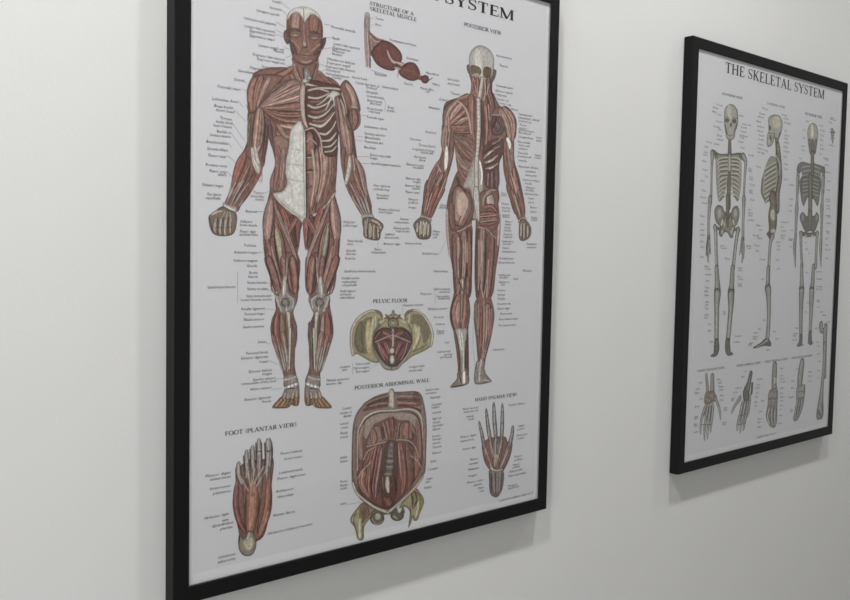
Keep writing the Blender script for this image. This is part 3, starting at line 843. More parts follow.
S p |4029 4998 14 4161 5004 16 4223 4937 14
S md f0.3|4074 4962 80 4019 4853 64
S mo f0.3 e0.6|4217 5102 109 4373 4953 174 4400 4713 55
S mo f0.3|4159 5074 85 4268 4921 135 4357 4721 42
S k |4176 4994 14 4256 4857 15 4305 4737 12
F md e0.1 n0.25 b0.8|3869 4552 4024 4700 4261 4712 4230 4538 4169 4408 4167 4121 3938 4103 3883 4370
S ml f0.25 e0.7|3887 4452 41 3985 4532 53 4072 4570 30
S ml f0.25 e0.7|3903 4396 33 4032 4443 52 4148 4519 27
S ml f0.25 e0.7|3925 4332 29 4049 4366 47 4151 4419 26
S ml f0.25 e0.7|4026 4638 30 4142 4690 36 4214 4770 25
S ml f0.25 e0.7|4057 4579 26 4173 4631 30
S w |3957 4499 18 4014 4544 19
S w |3975 4414 19 4061 4450 15
S w |3992 4333 19 4064 4359 15
S mp f0.4|3979 4274 52 3978 4120 47
S mp f0.4|4052 4290 59 4057 4114 59
S mp f0.4|4124 4326 53 4131 4115 53
S k |3885 4513 11 4027 4597 13 4142 4680 11
S k |3918 4372 10 4091 4427 10
S b e0.5|3779 5151 79 3796 4789 79 3781 4524 68 3770 4341 74 3800 3731 80
S g b0.6|3746 5127 8 3803 5130 8
S g b0.6|3745 5076 8 3801 5079 8
S g b0.6|3746 5026 8 3803 5029 8
S g b0.6|3745 4975 8 3802 4978 8
S g b0.6|3747 4925 8 3803 4927 8
S g b0.6|3745 4875 8 3802 4877 8
S g b0.6|3747 4824 8 3803 4826 8
S g b0.6|3745 4774 8 3802 4776 8
S g b0.6|3747 4723 8 3804 4725 8
S g b0.6|3746 4673 8 3802 4674 8
S g b0.6|3747 4622 8 3804 4624 8
S g b0.6|3746 4572 8 3803 4573 8
S g b0.6|3747 4521 8 3804 4522 8
S g b0.6|3746 4471 8 3803 4471 8
S k b0.7|3825 5156 20 3842 4794 20 3821 4528 14
S w |3819 4426 34 3864 4266 46 3854 4122 40
S mo f0.3|3255 4753 106 3247 4576 133 3277 4441 70
S m f0.3|3350 4723 54 3345 4486 80 3312 4326 37
S mo f0.2|3291 4894 43 3301 4719 38
S w e0.4 f0.15|3274 4549 43 3273 4401 80 3261 4243 42
S p |3317 4740 16 3296 4541 16
S m f0.3|3178 4374 58 3048 4130 108 2957 3833 50
S m f0.3|3224 4240 55 3119 4017 93 2980 3737 44
S mr f0.3|3289 4205 40 3196 4002 74 3057 3760 39
S t |3162 4275 12 3025 4012 12 2941 3774 10
S t |3217 4200 12 3091 3977 12 3005 3777 10
S t |3271 4165 10 3157 3941 12
S t |3135 4312 12 3189 4238 20
S k b0.6|3124 4213 10 3000 3972 12 2933 3774 10
S k b0.6|3184 4139 10 3055 3857 10
S k b0.6|3313 4306 11 3230 4221 14
S mo f0.3|4336 4698 103 4352 4511 164 4395 4325 91
S m f0.3|4267 4713 48 4274 4504 72 4335 4300 42
S w e0.3|4296 4736 57 4337 4677 78 4348 4616 43
S m f0.3|4424 4369 79 4487 4162 116 4579 3847 55
S mr f0.3|4355 4259 65 4451 4054 102 4549 3824 48
S t |4381 4303 18 4464 4118 15 4567 3846 12
S t |4422 4242 18 4512 4057 15
S k b0.6|4330 4278 12 4469 3970 12 4537 3802 12
S k b0.6|4456 4350 12 4557 4102 12
S mr f0.3|3154 4059 74 3055 3857 74 2994 3689 35
S m f0.3|2999 4010 76 2957 3833 61 2942 3716 31
S t |3052 3974 12 2979 3776 12
S m f0.3|4403 4093 88 4518 3887 77 4586 3729 42
S m f0.3|4526 4100 73 4602 3912 68 4632 3763 37
S t |4451 4032 15 4569 3782 15
S k b0.6|4481 4055 12 4600 3784 12
F t e0.3|2898 3714 3046 3681 3040 3632 2884 3665
F t e0.3|4540 3717 4664 3765 4685 3711 4554 3675
F hn e0.5|2884 3685 3034 3649 3054 3486 2993 3433 2859 3440 2806 3526 2779 3604
S hb e0.7 f0.2|2842 3616 51 2837 3519 46
S hb e0.7 f0.2|2901 3627 56 2884 3481 46
S hb e0.7 f0.2|2957 3623 56 2940 3463 46
S hb e0.7 f0.2|3009 3612 52 3007 3484 41
S t2 |2893 3637 13 2862 3519 10
S t2 |2931 3638 15 2909 3482 15
S t2 |2978 3630 13 2971 3493 13
S k b0.8|2868 3607 10 2859 3452 10
S k b0.8|2927 3599 10 2915 3443 10
S k b0.8|2983 3601 10 2977 3445 13
S k b0.8|2904 3486 19 2920 3463 14
F hn e0.5|4565 3707 4671 3730 4783 3626 4769 3508 4644 3449 4561 3490
S hb e0.7 f0.2|4598 3676 56 4594 3504 50
S hb e0.7 f0.2|4654 3678 57 4655 3484 51
S hb e0.7 f0.2|4719 3648 57 4721 3507 45
S k b0.8|4624 3656 13 4624 3473 13
S k b0.8|4686 3668 13 4689 3496 13
S k b0.8|4749 3616 13 4743 3508 13
F m e0.5|3338 3971 3504 4060 3678 4010 3739 3850 3716 3703 3573 3596 3410 3531 3336 3633 3326 3831
S mo f0.15 e0.5|3478 4039 164 3510 3860 303 3488 3678 218
S mo f0.25|3647 3927 111 3623 3784 133 3517 3619 102
S m f0.2|3373 3873 81 3378 3714 92 3409 3575 81
S hl e0 f0.08 b0.75|3534 3982 110 3551 3882 210 3527 3760 109
S p |3410 3525 16 3546 3559 19 3712 3635 13
S mp2 e0.3|3299 3810 38 3312 3552 48 3358 3233 32
S mp2 e0.3|4189 3809 42 4186 3536 60 4174 3368 36
F m e0.4|3815 3997 3928 4065 4151 4057 4164 3829 4199 3683 4075 3564 3855 3626 3813 3854
S p f0.12 e0.4|3988 4007 141 4025 3926 163 4016 3863 116
S ol e0.3|3899 3858 34 3908 3961 38 4001 4059 31 4132 4077 21
S k |3939 3901 17 3959 3985 15 4045 4027 13
S mr f0.3 e0.7|3900 3848 54 4051 3865 64 4135 3806 49
S mr f0.3 e0.7|3851 3763 53 4024 3781 58 4178 3766 30
S mr f0.3 e0.7|3841 3695 45 4026 3708 54 4173 3735 25
S mr f0.3 e0.7|3869 3641 41 4028 3646 54 4169 3682 26
S t |3851 3733 10 4128 3760 10
S t |3859 3667 10 4145 3706 10
S t e0.4 n0.1|3778 4077 114 3796 3874 103 3830 3670 40
S g |3737 3932 23 3758 3790 17
S md f0.3|3652 3582 112 3679 3237 113 3693 2745 68
S md f0.3|3821 3588 69 3826 3238 75 3842 2742 58
S m f0.3 e0.5|3451 3506 137 3478 3255 165 3509 2748 99
S mo f0.3 e0.5|3580 3550 111 3593 3276 156 3579 2910 95 3570 2747 56
S mr f0.3|3669 3563 51 3690 3237 68 3688 2909 40
S hl e0 b0.6|3488 3477 33 3503 3336 50 3496 3194 22
S p |3496 3194 22 3502 2992 28 3497 2749 33
S hl b0.5|3640 3420 28 3651 3236 34 3644 3073 17
S k |3550 3438 11 3554 3114 17 3542 2748 17
S k |3647 3155 14 3615 2910 17
S mo f0.3 e0.5|3908 3590 116 3900 3280 145 3903 2824 87
S m f0.3 e0.5|4038 3522 147 4035 3261 176 4005 2739 118
S hl b0.6|3895 3446 35 3894 3280 40 3886 3094 23
S p |4013 3198 21 3999 2739 26
S k |3962 3447 12 3963 3115 18 3955 2740 18
S p |3832 3444 14 3851 2825 17
S p |3827 3598 12 3972 3582 13 4137 3472 12
S m f0.3|3479 2996 60 3500 2818 61 3472 2707 30
S m f0.3|3663 2995 68 3662 2815 62 3641 2703 31
S ol f0.3|3578 2973 80 3576 2816 61 3566 2749 18
S p |3548 2951 15 3501 2773 15
S k |3527 2929 17 3582 2816 17
S m f0.3 e0.4|3531 2772 91 3476 2572 170 3513 2351 120
S m f0.3 e0.4|3633 2771 92 3651 2567 137 3620 2354 137
S hl e0 b0.55|3525 2683 37 3507 2549 73 3520 2437 36
S p |3576 2816 18 3570 2615 21 3569 2435 15
F t e0.4|3473 2353 3574 2362 3670 2345 3662 2182 3637 2002 3669 1749 3582 1744 3575 1983 3502 2190
S g2 f0.1|3575 2322 60 3615 2094 43 3623 1821 31
S w |3535 2335 24 3584 2095 24
S md f0.3|3462 2327 41 3523 2099 54 3555 1826 30
S md f0.3|3678 2294 37 3679 2044 50 3685 1816 31
S k |3655 2205 16 3659 1864 19
F ft2 e0.5|3531 1816 3705 1780 3721 1676 3641 1646 3433 1637 3420 1665 3515 1739
S t2 e0.4|3636 1820 62 3640 1683 68
S k |3560 1780 15 3593 1687 15
S k |3456 1649 11 3640 1655 9
S mr f0.35 e0.5|3901 2605 96 3906 2261 102 3929 1913 57
S mo f0.35 e0.5|4016 2625 162 4021 2278 150 3954 1935 65
S m f0.35|4095 2600 79 4081 2345 79 4008 2070 39
S o f0.3|3817 2676 76 3822 2493 63 3867 2262 37
S p |3950 2696 16 3957 2258 19 3935 1936 16
S p |3855 2652 16 3861 2263 13
S p |4057 2578 16 4041 2254 13
S p |3886 2903 19 3939 2719 19
S p |3987 2948 16 3948 2742 16
S k b0.6|3923 2536 13 3938 2028 13
S k b0.6|3986 2580 13 3982 2072 13
S k b0.6|3884 2949 16 3853 2744 19
S k b0.6|3948 2948 19 3936 2811 26
S bl |3777 2540 13 3774 2221 13 3815 1898 13
F gk e0.5 n0.2|3858 1941 3987 1932 3991 1798 4092 1692 4106 1653 3861 1641 3808 1715 3823 1852
S t e0.3|3931 1959 52 3904 1799 45 3908 1672 58
S g |3966 1864 18 4036 1696 18
S g |3855 1849 19 3865 1710 19
S t |3955 1691 18 4079 1669 19""",
 'fibre': """S mp2 f0.2 e0.5|2064 5850 73 2071 5676 77 2082 5491 77 2093 5291 66
S g b0.6 e0.3|2071 5863 73 2072 5806 77 2078 5692 62
S p |2045 5700 15 2056 5530 18 2067 5302 18
S g |2101 5811 11 2104 5682 11
S k b0.6|2120 5396 18 2122 5296 15
F mo e0.4|2096 5688 2141 5642 2200 5623 2303 5626 2221 5543 2138 5421 2107 5495 2087 5593
S mo f0.3|2108 5654 26 2137 5544 37 2139 5443 15
S p |2108 5640 14 2182 5594 16 2257 5600 9
S m f0.2|2107 5675 17 2200 5626 22 2294 5622 12
F ds e0.6 n0.12|2134 5445 2151 5502 2202 5554 2294 5622 2426 5606 2543 5536 2568 5448 2493 5351 2436 5308 2319 5310 2206 5349
S p e0.4 f0.15|2352 5526 23 2387 5460 30 2440 5409 37 2527 5400 52 2608 5400 45
S ds |2394 5512 9 2449 5447 11
S k b0.4|2202 5543 6 2332 5590 4
S md |2469 5391 27 2547 5358 31 2529 5311 18
F ds e0.5 n0.12|2529 5293 2570 5377 2662 5436 2765 5436 2836 5356 2825 5279 2730 5235 2612 5246
S m f0.2|2586 5349 12 2724 5340 13 2805 5306 10
S p f0.2|2470 5347 21 2547 5344 18
S ds e0.4|2821 5286 52 2896 5285 53
F ds e0.7|2977 5289 2960 5252 2918 5232 2874 5240 2856 5272 2873 5309 2915 5329 2959 5321
S p |2825 5312 8 2889 5315 6
S md |2972 5275 11 3028 5310 8
S p e0.4|2512 5342 18 2517 5295 17 2507 5241 9""",
 'pelvis': """F bd |2193 2422 2314 2478 2705 2462 2808 2380 2822 2223 2676 1998 2499 1964 2304 2031 2196 2242
F bo e0.5|1900 2302 1917 2419 1978 2520 2087 2591 2207 2626 2312 2592 2355 2537 2315 2462 2244 2390 2223 2300 2229 2180 2308 2035 2209 2036 2068 2107 2003 2141 1941 2137 1904 2228
F bo e0.5|2673 2553 2782 2618 2905 2588 3010 2514 3080 2400 3125 2302 3086 2177 3020 2133 2938 2103 2795 2062 2656 1990 2783 2162 2794 2287 2751 2406 2685 2479
F bd e0 n0.1 b0.8|1953 2299 1976 2417 2034 2496 2125 2537 2200 2545 2155 2409 2112 2261 2142 2140 2040 2152 1969 2210
S bd b0.5|2034 2459 74 2019 2296 109 2057 2190 71
S bo e0 f0.05|2153 2514 56 2152 2319 93 2179 2137 74
S bh e0 b0.6|2219 2526 30 2188 2347 45 2178 2228 23
F bd e0 b0.7|2794 2560 2937 2532 3033 2426 3062 2297 2977 2199 2932 2327 2847 2441 2766 2444
S bo e0|2827 2442 60 2861 2284 123 2803 2146 81
S bh e0 b0.6|2889 2408 41 2887 2314 62 2853 2206 29
S bd b0.7|2794 2115 17 2936 2154 24 3018 2196 18
S bl2 e0.6 f0.08|1945 2144 46 1918 2257 36 1922 2404 40 1993 2520 38 2106 2593 32 2217 2616 30 2312 2583 24
S bl2 e0.6 f0.08|3086 2177 42 3104 2303 46 3050 2433 38 2926 2564 27 2803 2605 22 2683 2556 23
S o f0.2|2236 2622 21 2312 2589 32 2347 2537 25
S o f0.2|2675 2544 33 2723 2586 34 2803 2608 20
F bo e0.4|2266 2540 2315 2447 2244 2375 2373 2407 2499 2401 2627 2404 2789 2334 2736 2430 2744 2523 2665 2495 2604 2543 2505 2577 2399 2543 2333 2507
S bh b0.7|2240 2571 22 2254 2480 26 2244 2405 15
S bd |2285 2509 11 2282 2403 11
S bh |2743 2554 24 2735 2461 24
S bh b0.6|2371 2506 50 2314 2478 43
S bh b0.6|2625 2496 48 2685 2463 42
S g e0.5|2501 2605 39 2501 2565 43 2502 2531 27
S o e0.4|2393 2569 20 2424 2534 30 2452 2510 23
S o e0.4|2608 2562 22 2577 2529 29 2554 2507 22
F bo e0.9|2586 2464 2563 2421 2505 2406 2447 2426 2422 2470 2445 2513 2502 2528 2561 2508
F bh e0.7|2551 2465 2537 2444 2504 2436 2471 2447 2457 2469 2470 2490 2503 2498 2536 2487
S k b0.5|2399 2527 12 2604 2520 9
F bl2 e0.5|2220 2286 2241 2149 2308 2038 2382 1949 2490 1927 2597 1941 2676 2005 2774 2116 2801 2240 2771 2210 2596 1988 2499 1964 2381 2018 2264 2147
F fl e0.5 n0.1|2245 2360 2316 2409 2392 2421 2499 2400 2617 2412 2707 2381 2773 2316 2791 2225 2714 2089 2596 1985 2495 1964 2381 2018 2268 2155 2220 2271
S md f0.3|2316 2371 73 2242 2284 43
S fr f0.3|2300 2244 44 2388 2132 68 2468 2035 21
S fr f0.3|2376 2262 46 2440 2152 61 2481 2073 18
S m f0.3|2355 2370 40 2442 2328 48 2492 2271 21
S md f0.3|2299 2297 31 2394 2307 36 2488 2256 16
S p e0.3|2247 2260 11 2318 2280 13 2414 2309 13 2495 2330 8
S p |2290 2252 9 2321 2159 11 2390 2048 9
S p |2405 2245 7 2466 2120 7
S k b0.5|2319 2265 6 2453 2273 6
S k b0.5|2357 2233 7 2448 2059 7
S md f0.3|2688 2354 71 2770 2257 43
S fr f0.3|2711 2221 50 2623 2118 76 2546 2030 23
S fr f0.3|2630 2249 51 2569 2144 66 2532 2069 20
S m f0.3|2648 2356 43 2560 2322 52 2512 2270 22
S md f0.3|2710 2276 31 2609 2296 38 2516 2255 17
S p e0.3|2767 2232 11 2690 2261 13 2590 2300 12 2506 2329 8
S p |2721 2228 10 2693 2137 12 2625 2032 10
S p |2601 2235 8 2544 2115 8
S k b0.5|2690 2246 6 2551 2268 6
S k b0.5|2651 2217 8 2565 2052 8
S p e0.4|2501 2401 43 2502 2332 31 2508 2240 35 2501 2194 31
S k b0.5|2500 2371 16 2502 2340 12
F w e0.3|2528 2147 2519 2121 2495 2112 2472 2124 2461 2150 2471 2176 2494 2185 2518 2173
S k |2461 2101 16 2495 2109 12 2535 2097 15
F w e0.4|2534 2044 2524 2006 2498 1991 2471 2010 2460 2049 2470 2088 2496 2102 2522 2084
S k b0.7|2455 2013 15 2449 2075 12
S k |2486 1986 8 2495 1933 8
S bd b0.5|2402 1946 18 2499 1924 22 2598 1935 16""",
 'abdomen': """F bo e0.6|2117 450 2034 400 1954 324 1941 263 2005 175 2044 45 2127 28 2135 168 2247 270 2348 297 2241 366
S o f0.35|2108 417 75 2111 295 94 2103 220 38
S m f0.3|2146 411 53 2176 313 64 2149 257 28
S bh e0.3 b0.8|2074 271 57 2068 150 48 2078 41 44
S k b0.6|2017 343 16 1981 273 15 2024 128 10
S bh b0.6|1980 311 27 1967 261 27
S k b0.6|2115 248 11 2115 49 9
F bo e0.6|2869 488 2962 415 3023 304 2967 181 2919 93 2861 108 2850 142 2813 59 2785 39 2805 206 2734 288 2633 293 2712 374
S o f0.35|2843 448 69 2876 346 91 2847 255 43
S bh e0.3 b0.7|2938 351 42 2930 256 52 2892 134 30
S k b0.6|2895 439 12 2959 364 13 2877 297 14
S k b0.7|2813 245 13 2800 87 10
S bd b0.6|2960 331 42 2962 218 29
F bd e0.5|2422 209 2392 160 2318 151 2244 188 2213 248 2242 297 2315 306 2390 270
F bh e0.3|2375 240 2361 211 2329 205 2296 224 2282 257 2295 285 2327 292 2360 273
S bd f0.2|2243 301 51 2319 318 40 2417 269 45
S bh b0.5|2244 239 16 2303 166 21 2399 179 17
F bd e0.5|2716 195 2686 149 2613 142 2539 177 2508 234 2537 280 2610 288 2684 253
F pp e0.2|2670 261 2663 238 2643 231 2623 245 2614 271 2622 294 2641 301 2661 287
S bh b0.6|2555 212 31 2616 166 28
S bd b0.7|2515 267 52 2594 284 35
S bd |2694 274 36 2715 231 29
F aw e0.5|2912 1631 2999 1470 3042 1225 3042 903 3035 678 2999 619 2873 487 2692 374 2486 245 2261 356 2070 497 1967 658 1946 812 1947 1202 1970 1409 2051 1532 2217 1630 2427 1669 2663 1660
S md f0.2|2144 1533 65 2332 1583 80 2467 1585 62
S mo f0.3 e0.6|2087 1562 35 2274 1613 38 2437 1631 35
S mo f0.3 e0.6|2126 1515 32 2295 1553 41 2449 1553 37
S mo f0.3 e0.6|2575 1618 43 2909 1583 47
S m f0.3 e0.6|2567 1541 46 2932 1492 57
S md f0.2|2586 1577 22 2920 1538 19
S md f0.2|2089 1501 34 2295 1518 31 2469 1515 25
S md f0.2|2567 1498 25 2768 1469 25 2955 1394 47
S md b0.5|2846 1611 90 2932 1492 72
S bl2 e0.5 f0.1|2495 1666 89 2503 1582 98 2500 1504 118
S g b0.4|2486 1614 8 2565 1607 8
S g b0.5|2468 1554 8 2567 1541 8
S g |2489 1498 19 2392 1488 15 2568 1479 16
F mi e0.4 n0.08|2040 1296 2137 1405 2259 1445 2393 1449 2689 1418 2852 1381 2928 1302 2975 1072 2986 782 2951 691 2831 533 2651 404 2484 308 2260 402 2069 558 2024 755 2019 1042
F ct e0.1 n0.1 b0.8|2128 1368 2259 1438 2529 1435 2811 1386 2920 1271 2887 1195 2772 1303 2611 1334 2491 1382 2375 1356 2242 1317 2151 1176 2103 1228
S mo f0.25|2101 1349 57 2058 1158 75 2080 943 66
S m f0.25|2895 1305 73 2929 1078 82 2948 820 62
S aw f0.3|1984 1362 41 1973 1169 48 1982 836 51 2011 651 29
S k b0.4|2003 1345 6 2004 833 6
S aw f0.3|3013 1228 38 3019 810 42
F mo e0.6|2148 1098 2173 1204 2242 1299 2322 1305 2401 1234 2431 1110 2270 1076
S or f0.25|2234 1257 73 2255 1163 105 2246 1103 58
S md f0.3|2358 1273 37 2389 1146 48
F mo e0.6|2592 1118 2613 1240 2691 1316 2777 1287 2847 1149 2818 1073
S or f0.2|2732 1276 82 2714 1184 121 2736 1103 77
S md f0.3|2616 1274 32 2615 1133 40
S md |2826 1186 33 2828 1091 29
S m f0.35|2424 1350 44 2472 1198 48 2502 1070 26
S mr f0.35|2502 1349 70 2519 1192 70 2518 1068 36
S m f0.35|2595 1326 49 2558 1187 53 2533 1066 24
S k |2527 1378 19 2535 1346 15
S md |2473 1337 12 2500 1132 10
S md |2551 1328 12 2536 1128 10
S p |2376 1333 9 2448 1139 9
S p |2621 1297 10 2586 1122 10
S mr f0.3|2219 1061 97 2156 871 116 2140 721 84
S m f0.3|2285 1083 78 2240 920 109 2188 683 108 2201 482 45
S or f0.25|2110 817 114 2094 668 106 2191 499 33
S mr f0.35|2342 1091 78 2305 850 102 2267 609 100 2282 437 38
S ml f0.25|2381 1070 32 2337 845 39 2294 605 35 2293 466 15
S mr f0.35|2636 1076 70 2682 826 94 2707 601 90 2670 433 37
S ml f0.25|2617 1055 27 2641 863 39 2677 606 31
S m f0.3|2737 1055 78 2783 843 99 2808 617 83 2771 479 30
S or f0.25|2863 927 78 2908 761 102 2890 620 63
S md f0.3|2778 1066 49 2861 991 40
S md f0.3|2162 1053 51 2247 1085 41
S p e0.3|2149 1082 13 2228 1087 14 2323 1093 14 2429 1101 13
S p e0.3|2584 1103 12 2696 1089 14 2798 1054 14 2874 974 14 2926 855 11
S p e0.3|2114 938 13 2163 1023 15 2266 1062 12
S p e0.3|2028 739 15 2119 831 17 2222 900 11
S p e0.3|2802 888 11 2907 810 15 2971 720 11
S p e0.3|2159 1213 11 2233 1306 9
S p e0.3|2857 1143 11 2783 1286 9
S p e0.3|2396 1300 7 2438 1109 8
S k b0.6|2182 1020 10 2138 843 10
S k b0.6|2262 1055 10 2217 832 12 2209 557 10
S k b0.6|2377 1071 12 2367 810 16 2334 536 16
S k b0.6|2593 1058 12 2607 774 16 2588 557 12
S k b0.6|2717 1042 10 2745 722 10
S k b0.6|2830 1011 10 2854 833 10
F md e0.2 n0.15 b0.8|2420 1081 2597 1058 2604 727 2591 415 2484 324 2374 452 2369 685
S g e0.4 f0.2 b0.7|2507 1085 79 2494 884 103 2481 730 119
F bl2 e0.6 b0.4|2546 1049 2535 1033 2510 1030 2485 1040 2475 1058 2485 1073 2509 1077 2535 1067
F bl2 e0.6 b0.5|2539 984 2528 969 2500 966 2472 977 2460 995 2471 1010 2499 1013 2527 1002
F bl2 e0.6 b0.7|2544 921 2531 906 2497 904 2464 916 2450 934 2463 949 2496 951 2530 939
F bl2 e0.6 b0.9|2550 858 2533 843 2491 843 2449 855 2432 874 2448 889 2490 889 2532 877
F bl2 e0.6 b1|2547 792 2529 778 2484 778 2440 792 2421 811 2439 825 2483 825 2528 812
F bl2 e0.6 b1|2533 710 2514 696 2466 697 2419 711 2399 730 2419 744 2465 744 2513 730
S k b0.6|2446 911 11 2494 897 14 2541 898 11
S k b0.6|2440 844 11 2487 829 14 2534 830 11
S k b0.6|2428 771 11 2475 756 14 2522 757 11
S bl2 e0.5|2457 672 59 2459 593 77 2474 513 42
S w b0.7|2448 626 23 2466 530 19
S g |2536 675 28 2528 567 28
S o f0.3|2389 698 38 2401 556 38
S md f0.3|2546 658 58 2569 497 70
F mr e0.6 n0.3|2390 449 2442 464 2515 440 2540 361 2455 326 2395 383
S or b0.6|2423 428 21 2492 400 24
S bl2 e0.7 f0.08|1966 696 33 2012 590 35 2088 513 33 2276 369 39 2475 269 42
S bl2 e0.7 f0.08|2475 269 52 2652 360 38 2863 488 40 2991 604 37
S k b0.6|1992 684 6 2087 544 8 2283 398 7 2475 306 8
S k b0.6|2475 302 9 2651 397 8 2851 522 8
S bl2 e0.7 f0.08|2040 1308 33 2124 1419 42 2296 1470 35 2529 1455 25 2769 1446 31 2914 1380 37 2970 1265 28 2988 1071 17
S k b0.7|2073 1314 7 2156 1403 9 2316 1444 8 2529 1430 6 2770 1414 8 2904 1336 9 2951 1187 8
S bl2 e0.4|2040 1308 22 2024 1162 15 2027 830 15
S k |2495 275 10 2487 252 10""",
 'hand': """F m e0.4|3982 873 4115 933 4378 921 4448 833 4531 823 4499 647 4400 498 4335 456 4143 511 4032 630 3985 770
F hg e0.4 n0.15|4128 531 4367 477 4374 271 4308 161 4231 148 4138 216 4115 391
S hg e0.7 f0.25|3909 1175 33 3963 1016 53 4019 817 67
S hg e0.7 f0.25|4032 1327 35 4067 1119 62 4124 893 69
S hg e0.7 f0.25|4165 1391 43 4187 1156 71 4225 906 71
S hg e0.7 f0.25|4323 1362 37 4330 1140 66 4327 893 67
S hg e0.7 f0.25|4531 1044 46 4513 896 69 4436 735 84
S g2 b0.8|3925 1122 13 3995 923 16
S g2 b0.8|4044 1262 14 4093 962 17
S g2 b0.8|4175 1325 18 4208 973 18
S g2 b0.8|4325 1297 15 4333 958 15
S g2 b0.8|4525 1000 15 4492 846 19
S g3 b0.8|3916 1067 11 3965 1072 11
S g3 b0.8|3955 961 11 4004 965 11
S g3 b0.8|4024 1221 11 4074 1226 11
S g3 b0.8|4050 1090 11 4100 1094 11
S g3 b0.8|4152 1258 11 4202 1263 11
S g3 b0.8|4171 1101 11 4222 1106 11
S g3 b0.8|4301 1242 11 4352 1247 11
S g3 b0.8|4306 1099 11 4357 1103 11
S g3 b0.8|4492 959 11 4545 963 11
S mo f0.35|4030 816 47 4071 656 52 4165 513 31
S mo f0.35|4117 881 54 4177 692 47 4230 529 27
S mo f0.35|4335 879 60 4305 674 53 4255 525 30
S mo f0.35|4451 759 99 4400 609 90 4293 493 43
S hg f0.3 b0.8|4226 880 144 4238 736 160 4233 659 111
S mr f0.3|4069 707 69 4090 601 58 4146 528 30
S ol f0.3 b0.7|4232 685 132 4228 581 88
S t |4217 920 15 4215 765 18 4207 558 18
S t |4117 894 13 4188 691 13
S t |4328 880 15 4269 653 15
S t |4030 816 13 4145 567 13
S t |4451 733 15 4329 527 22
S t |4126 596 16 4165 526 19
S t |4128 544 25 4238 496 26 4367 493 21
S w |4157 545 20 4187 509 18
S t b0.7|4184 484 18 4219 192 14
S t b0.7|4257 473 15 4263 185 15
S t b0.7|4312 464 15 4306 203 15
S k b0.7|4149 463 18 4167 227 18
S k b0.7|4232 450 14 4249 174 15
S k b0.7|4343 434 15 4335 225 15
S mr b0.7|4155 255 22 4241 178 25 4306 217 27""",
 'foot': """F m e0.4|513 1026 576 1106 662 1149 775 1122 941 1121 925 850 901 671 898 530 846 339 752 285 582 347 537 467 491 698 510 850
S gk e0.8 f0.25|879 1328 76 891 1207 92 882 1084 93 868 927 57
S gk e0.8 f0.25|770 1351 50 776 1211 65 775 1054 61 771 919 30
S gk e0.8 f0.25|698 1284 45 699 1155 59 713 973 40
S gk e0.8 f0.25|629 1249 44 635 1097 53 664 936 34
S gk e0.8 f0.25|541 1137 44 542 1022 56 602 857 32
S t b0.9|869 1312 25 886 1219 25
S t b0.9|768 1329 18 774 1189 20
S t b0.9|693 1263 15 699 1155 17
S t b0.9|629 1227 15 635 1119 17
S t b0.9|539 1115 15 542 1033 17
S t b0.9|881 1174 21 877 1084 26
S k b0.8|836 1293 13 851 1065 15
S k b0.8|921 1260 13 928 1077 13
S k b0.8|735 1306 13 740 1104 15
S k b0.8|803 1298 10 810 1094 13
S k b0.8|666 1249 12 675 1069 12
S k b0.8|595 1192 12 606 1034 15
S k b0.8|508 1071 12 514 938 12
S k b0.8|860 1204 11 922 1201 11
S k b0.8|744 1216 9 804 1212 9
S mr f0.3 e0.6|528 958 54 511 717 67 561 507 59 643 379 22
S or f0.25 e0.6|892 878 62 877 584 96 782 329 64
S mr f0.3|898 990 41 905 784 41 897 558 26
S mo f0.3|788 1030 61 778 806 72 742 541 52
S m f0.3|614 944 59 628 719 68 655 489 39
S or2 f0.3 e0.5|701 953 85 698 706 167 680 507 151 681 349 75
S hl e0 b0.35|702 773 25 699 594 35 685 439 15
S t b0.9|696 886 13 725 1039 13
S t b0.9|677 867 12 646 1029 12
S t b0.9|652 826 11 565 985 11
S t b0.9|722 882 13 781 1031 13
S t b0.9|747 856 13 865 1018 13
S t b0.9|739 925 13 826 1046 16
S t b0.9|626 965 13 638 1074 13
S t b0.9|689 932 15 705 1064 13
S k b0.6|578 905 9 616 743 9
S k b0.6|700 1043 10 696 931 10
S k b0.6|826 1001 13 808 823 10
S k b0.6|606 1012 12 632 897 10
S k b0.6|755 1034 10 752 900 10
S k b0.6|628 719 10 631 427 12
S k b0.6|791 713 10 761 378 13
S k b0.6|890 1037 16 884 902 13
F o2 e0.6 n0.12|552 397 607 342 643 402 706 394 752 271 713 157 613 161 548 251
S bh e0 b0.6|607 319 43 670 239 71 681 327 62
S g |583 212 17 658 169 18 720 183 15
S k |548 309 13 557 374 13
S md |752 290 21 820 321 21
S t b0.7|668 386 37 644 323 32""",
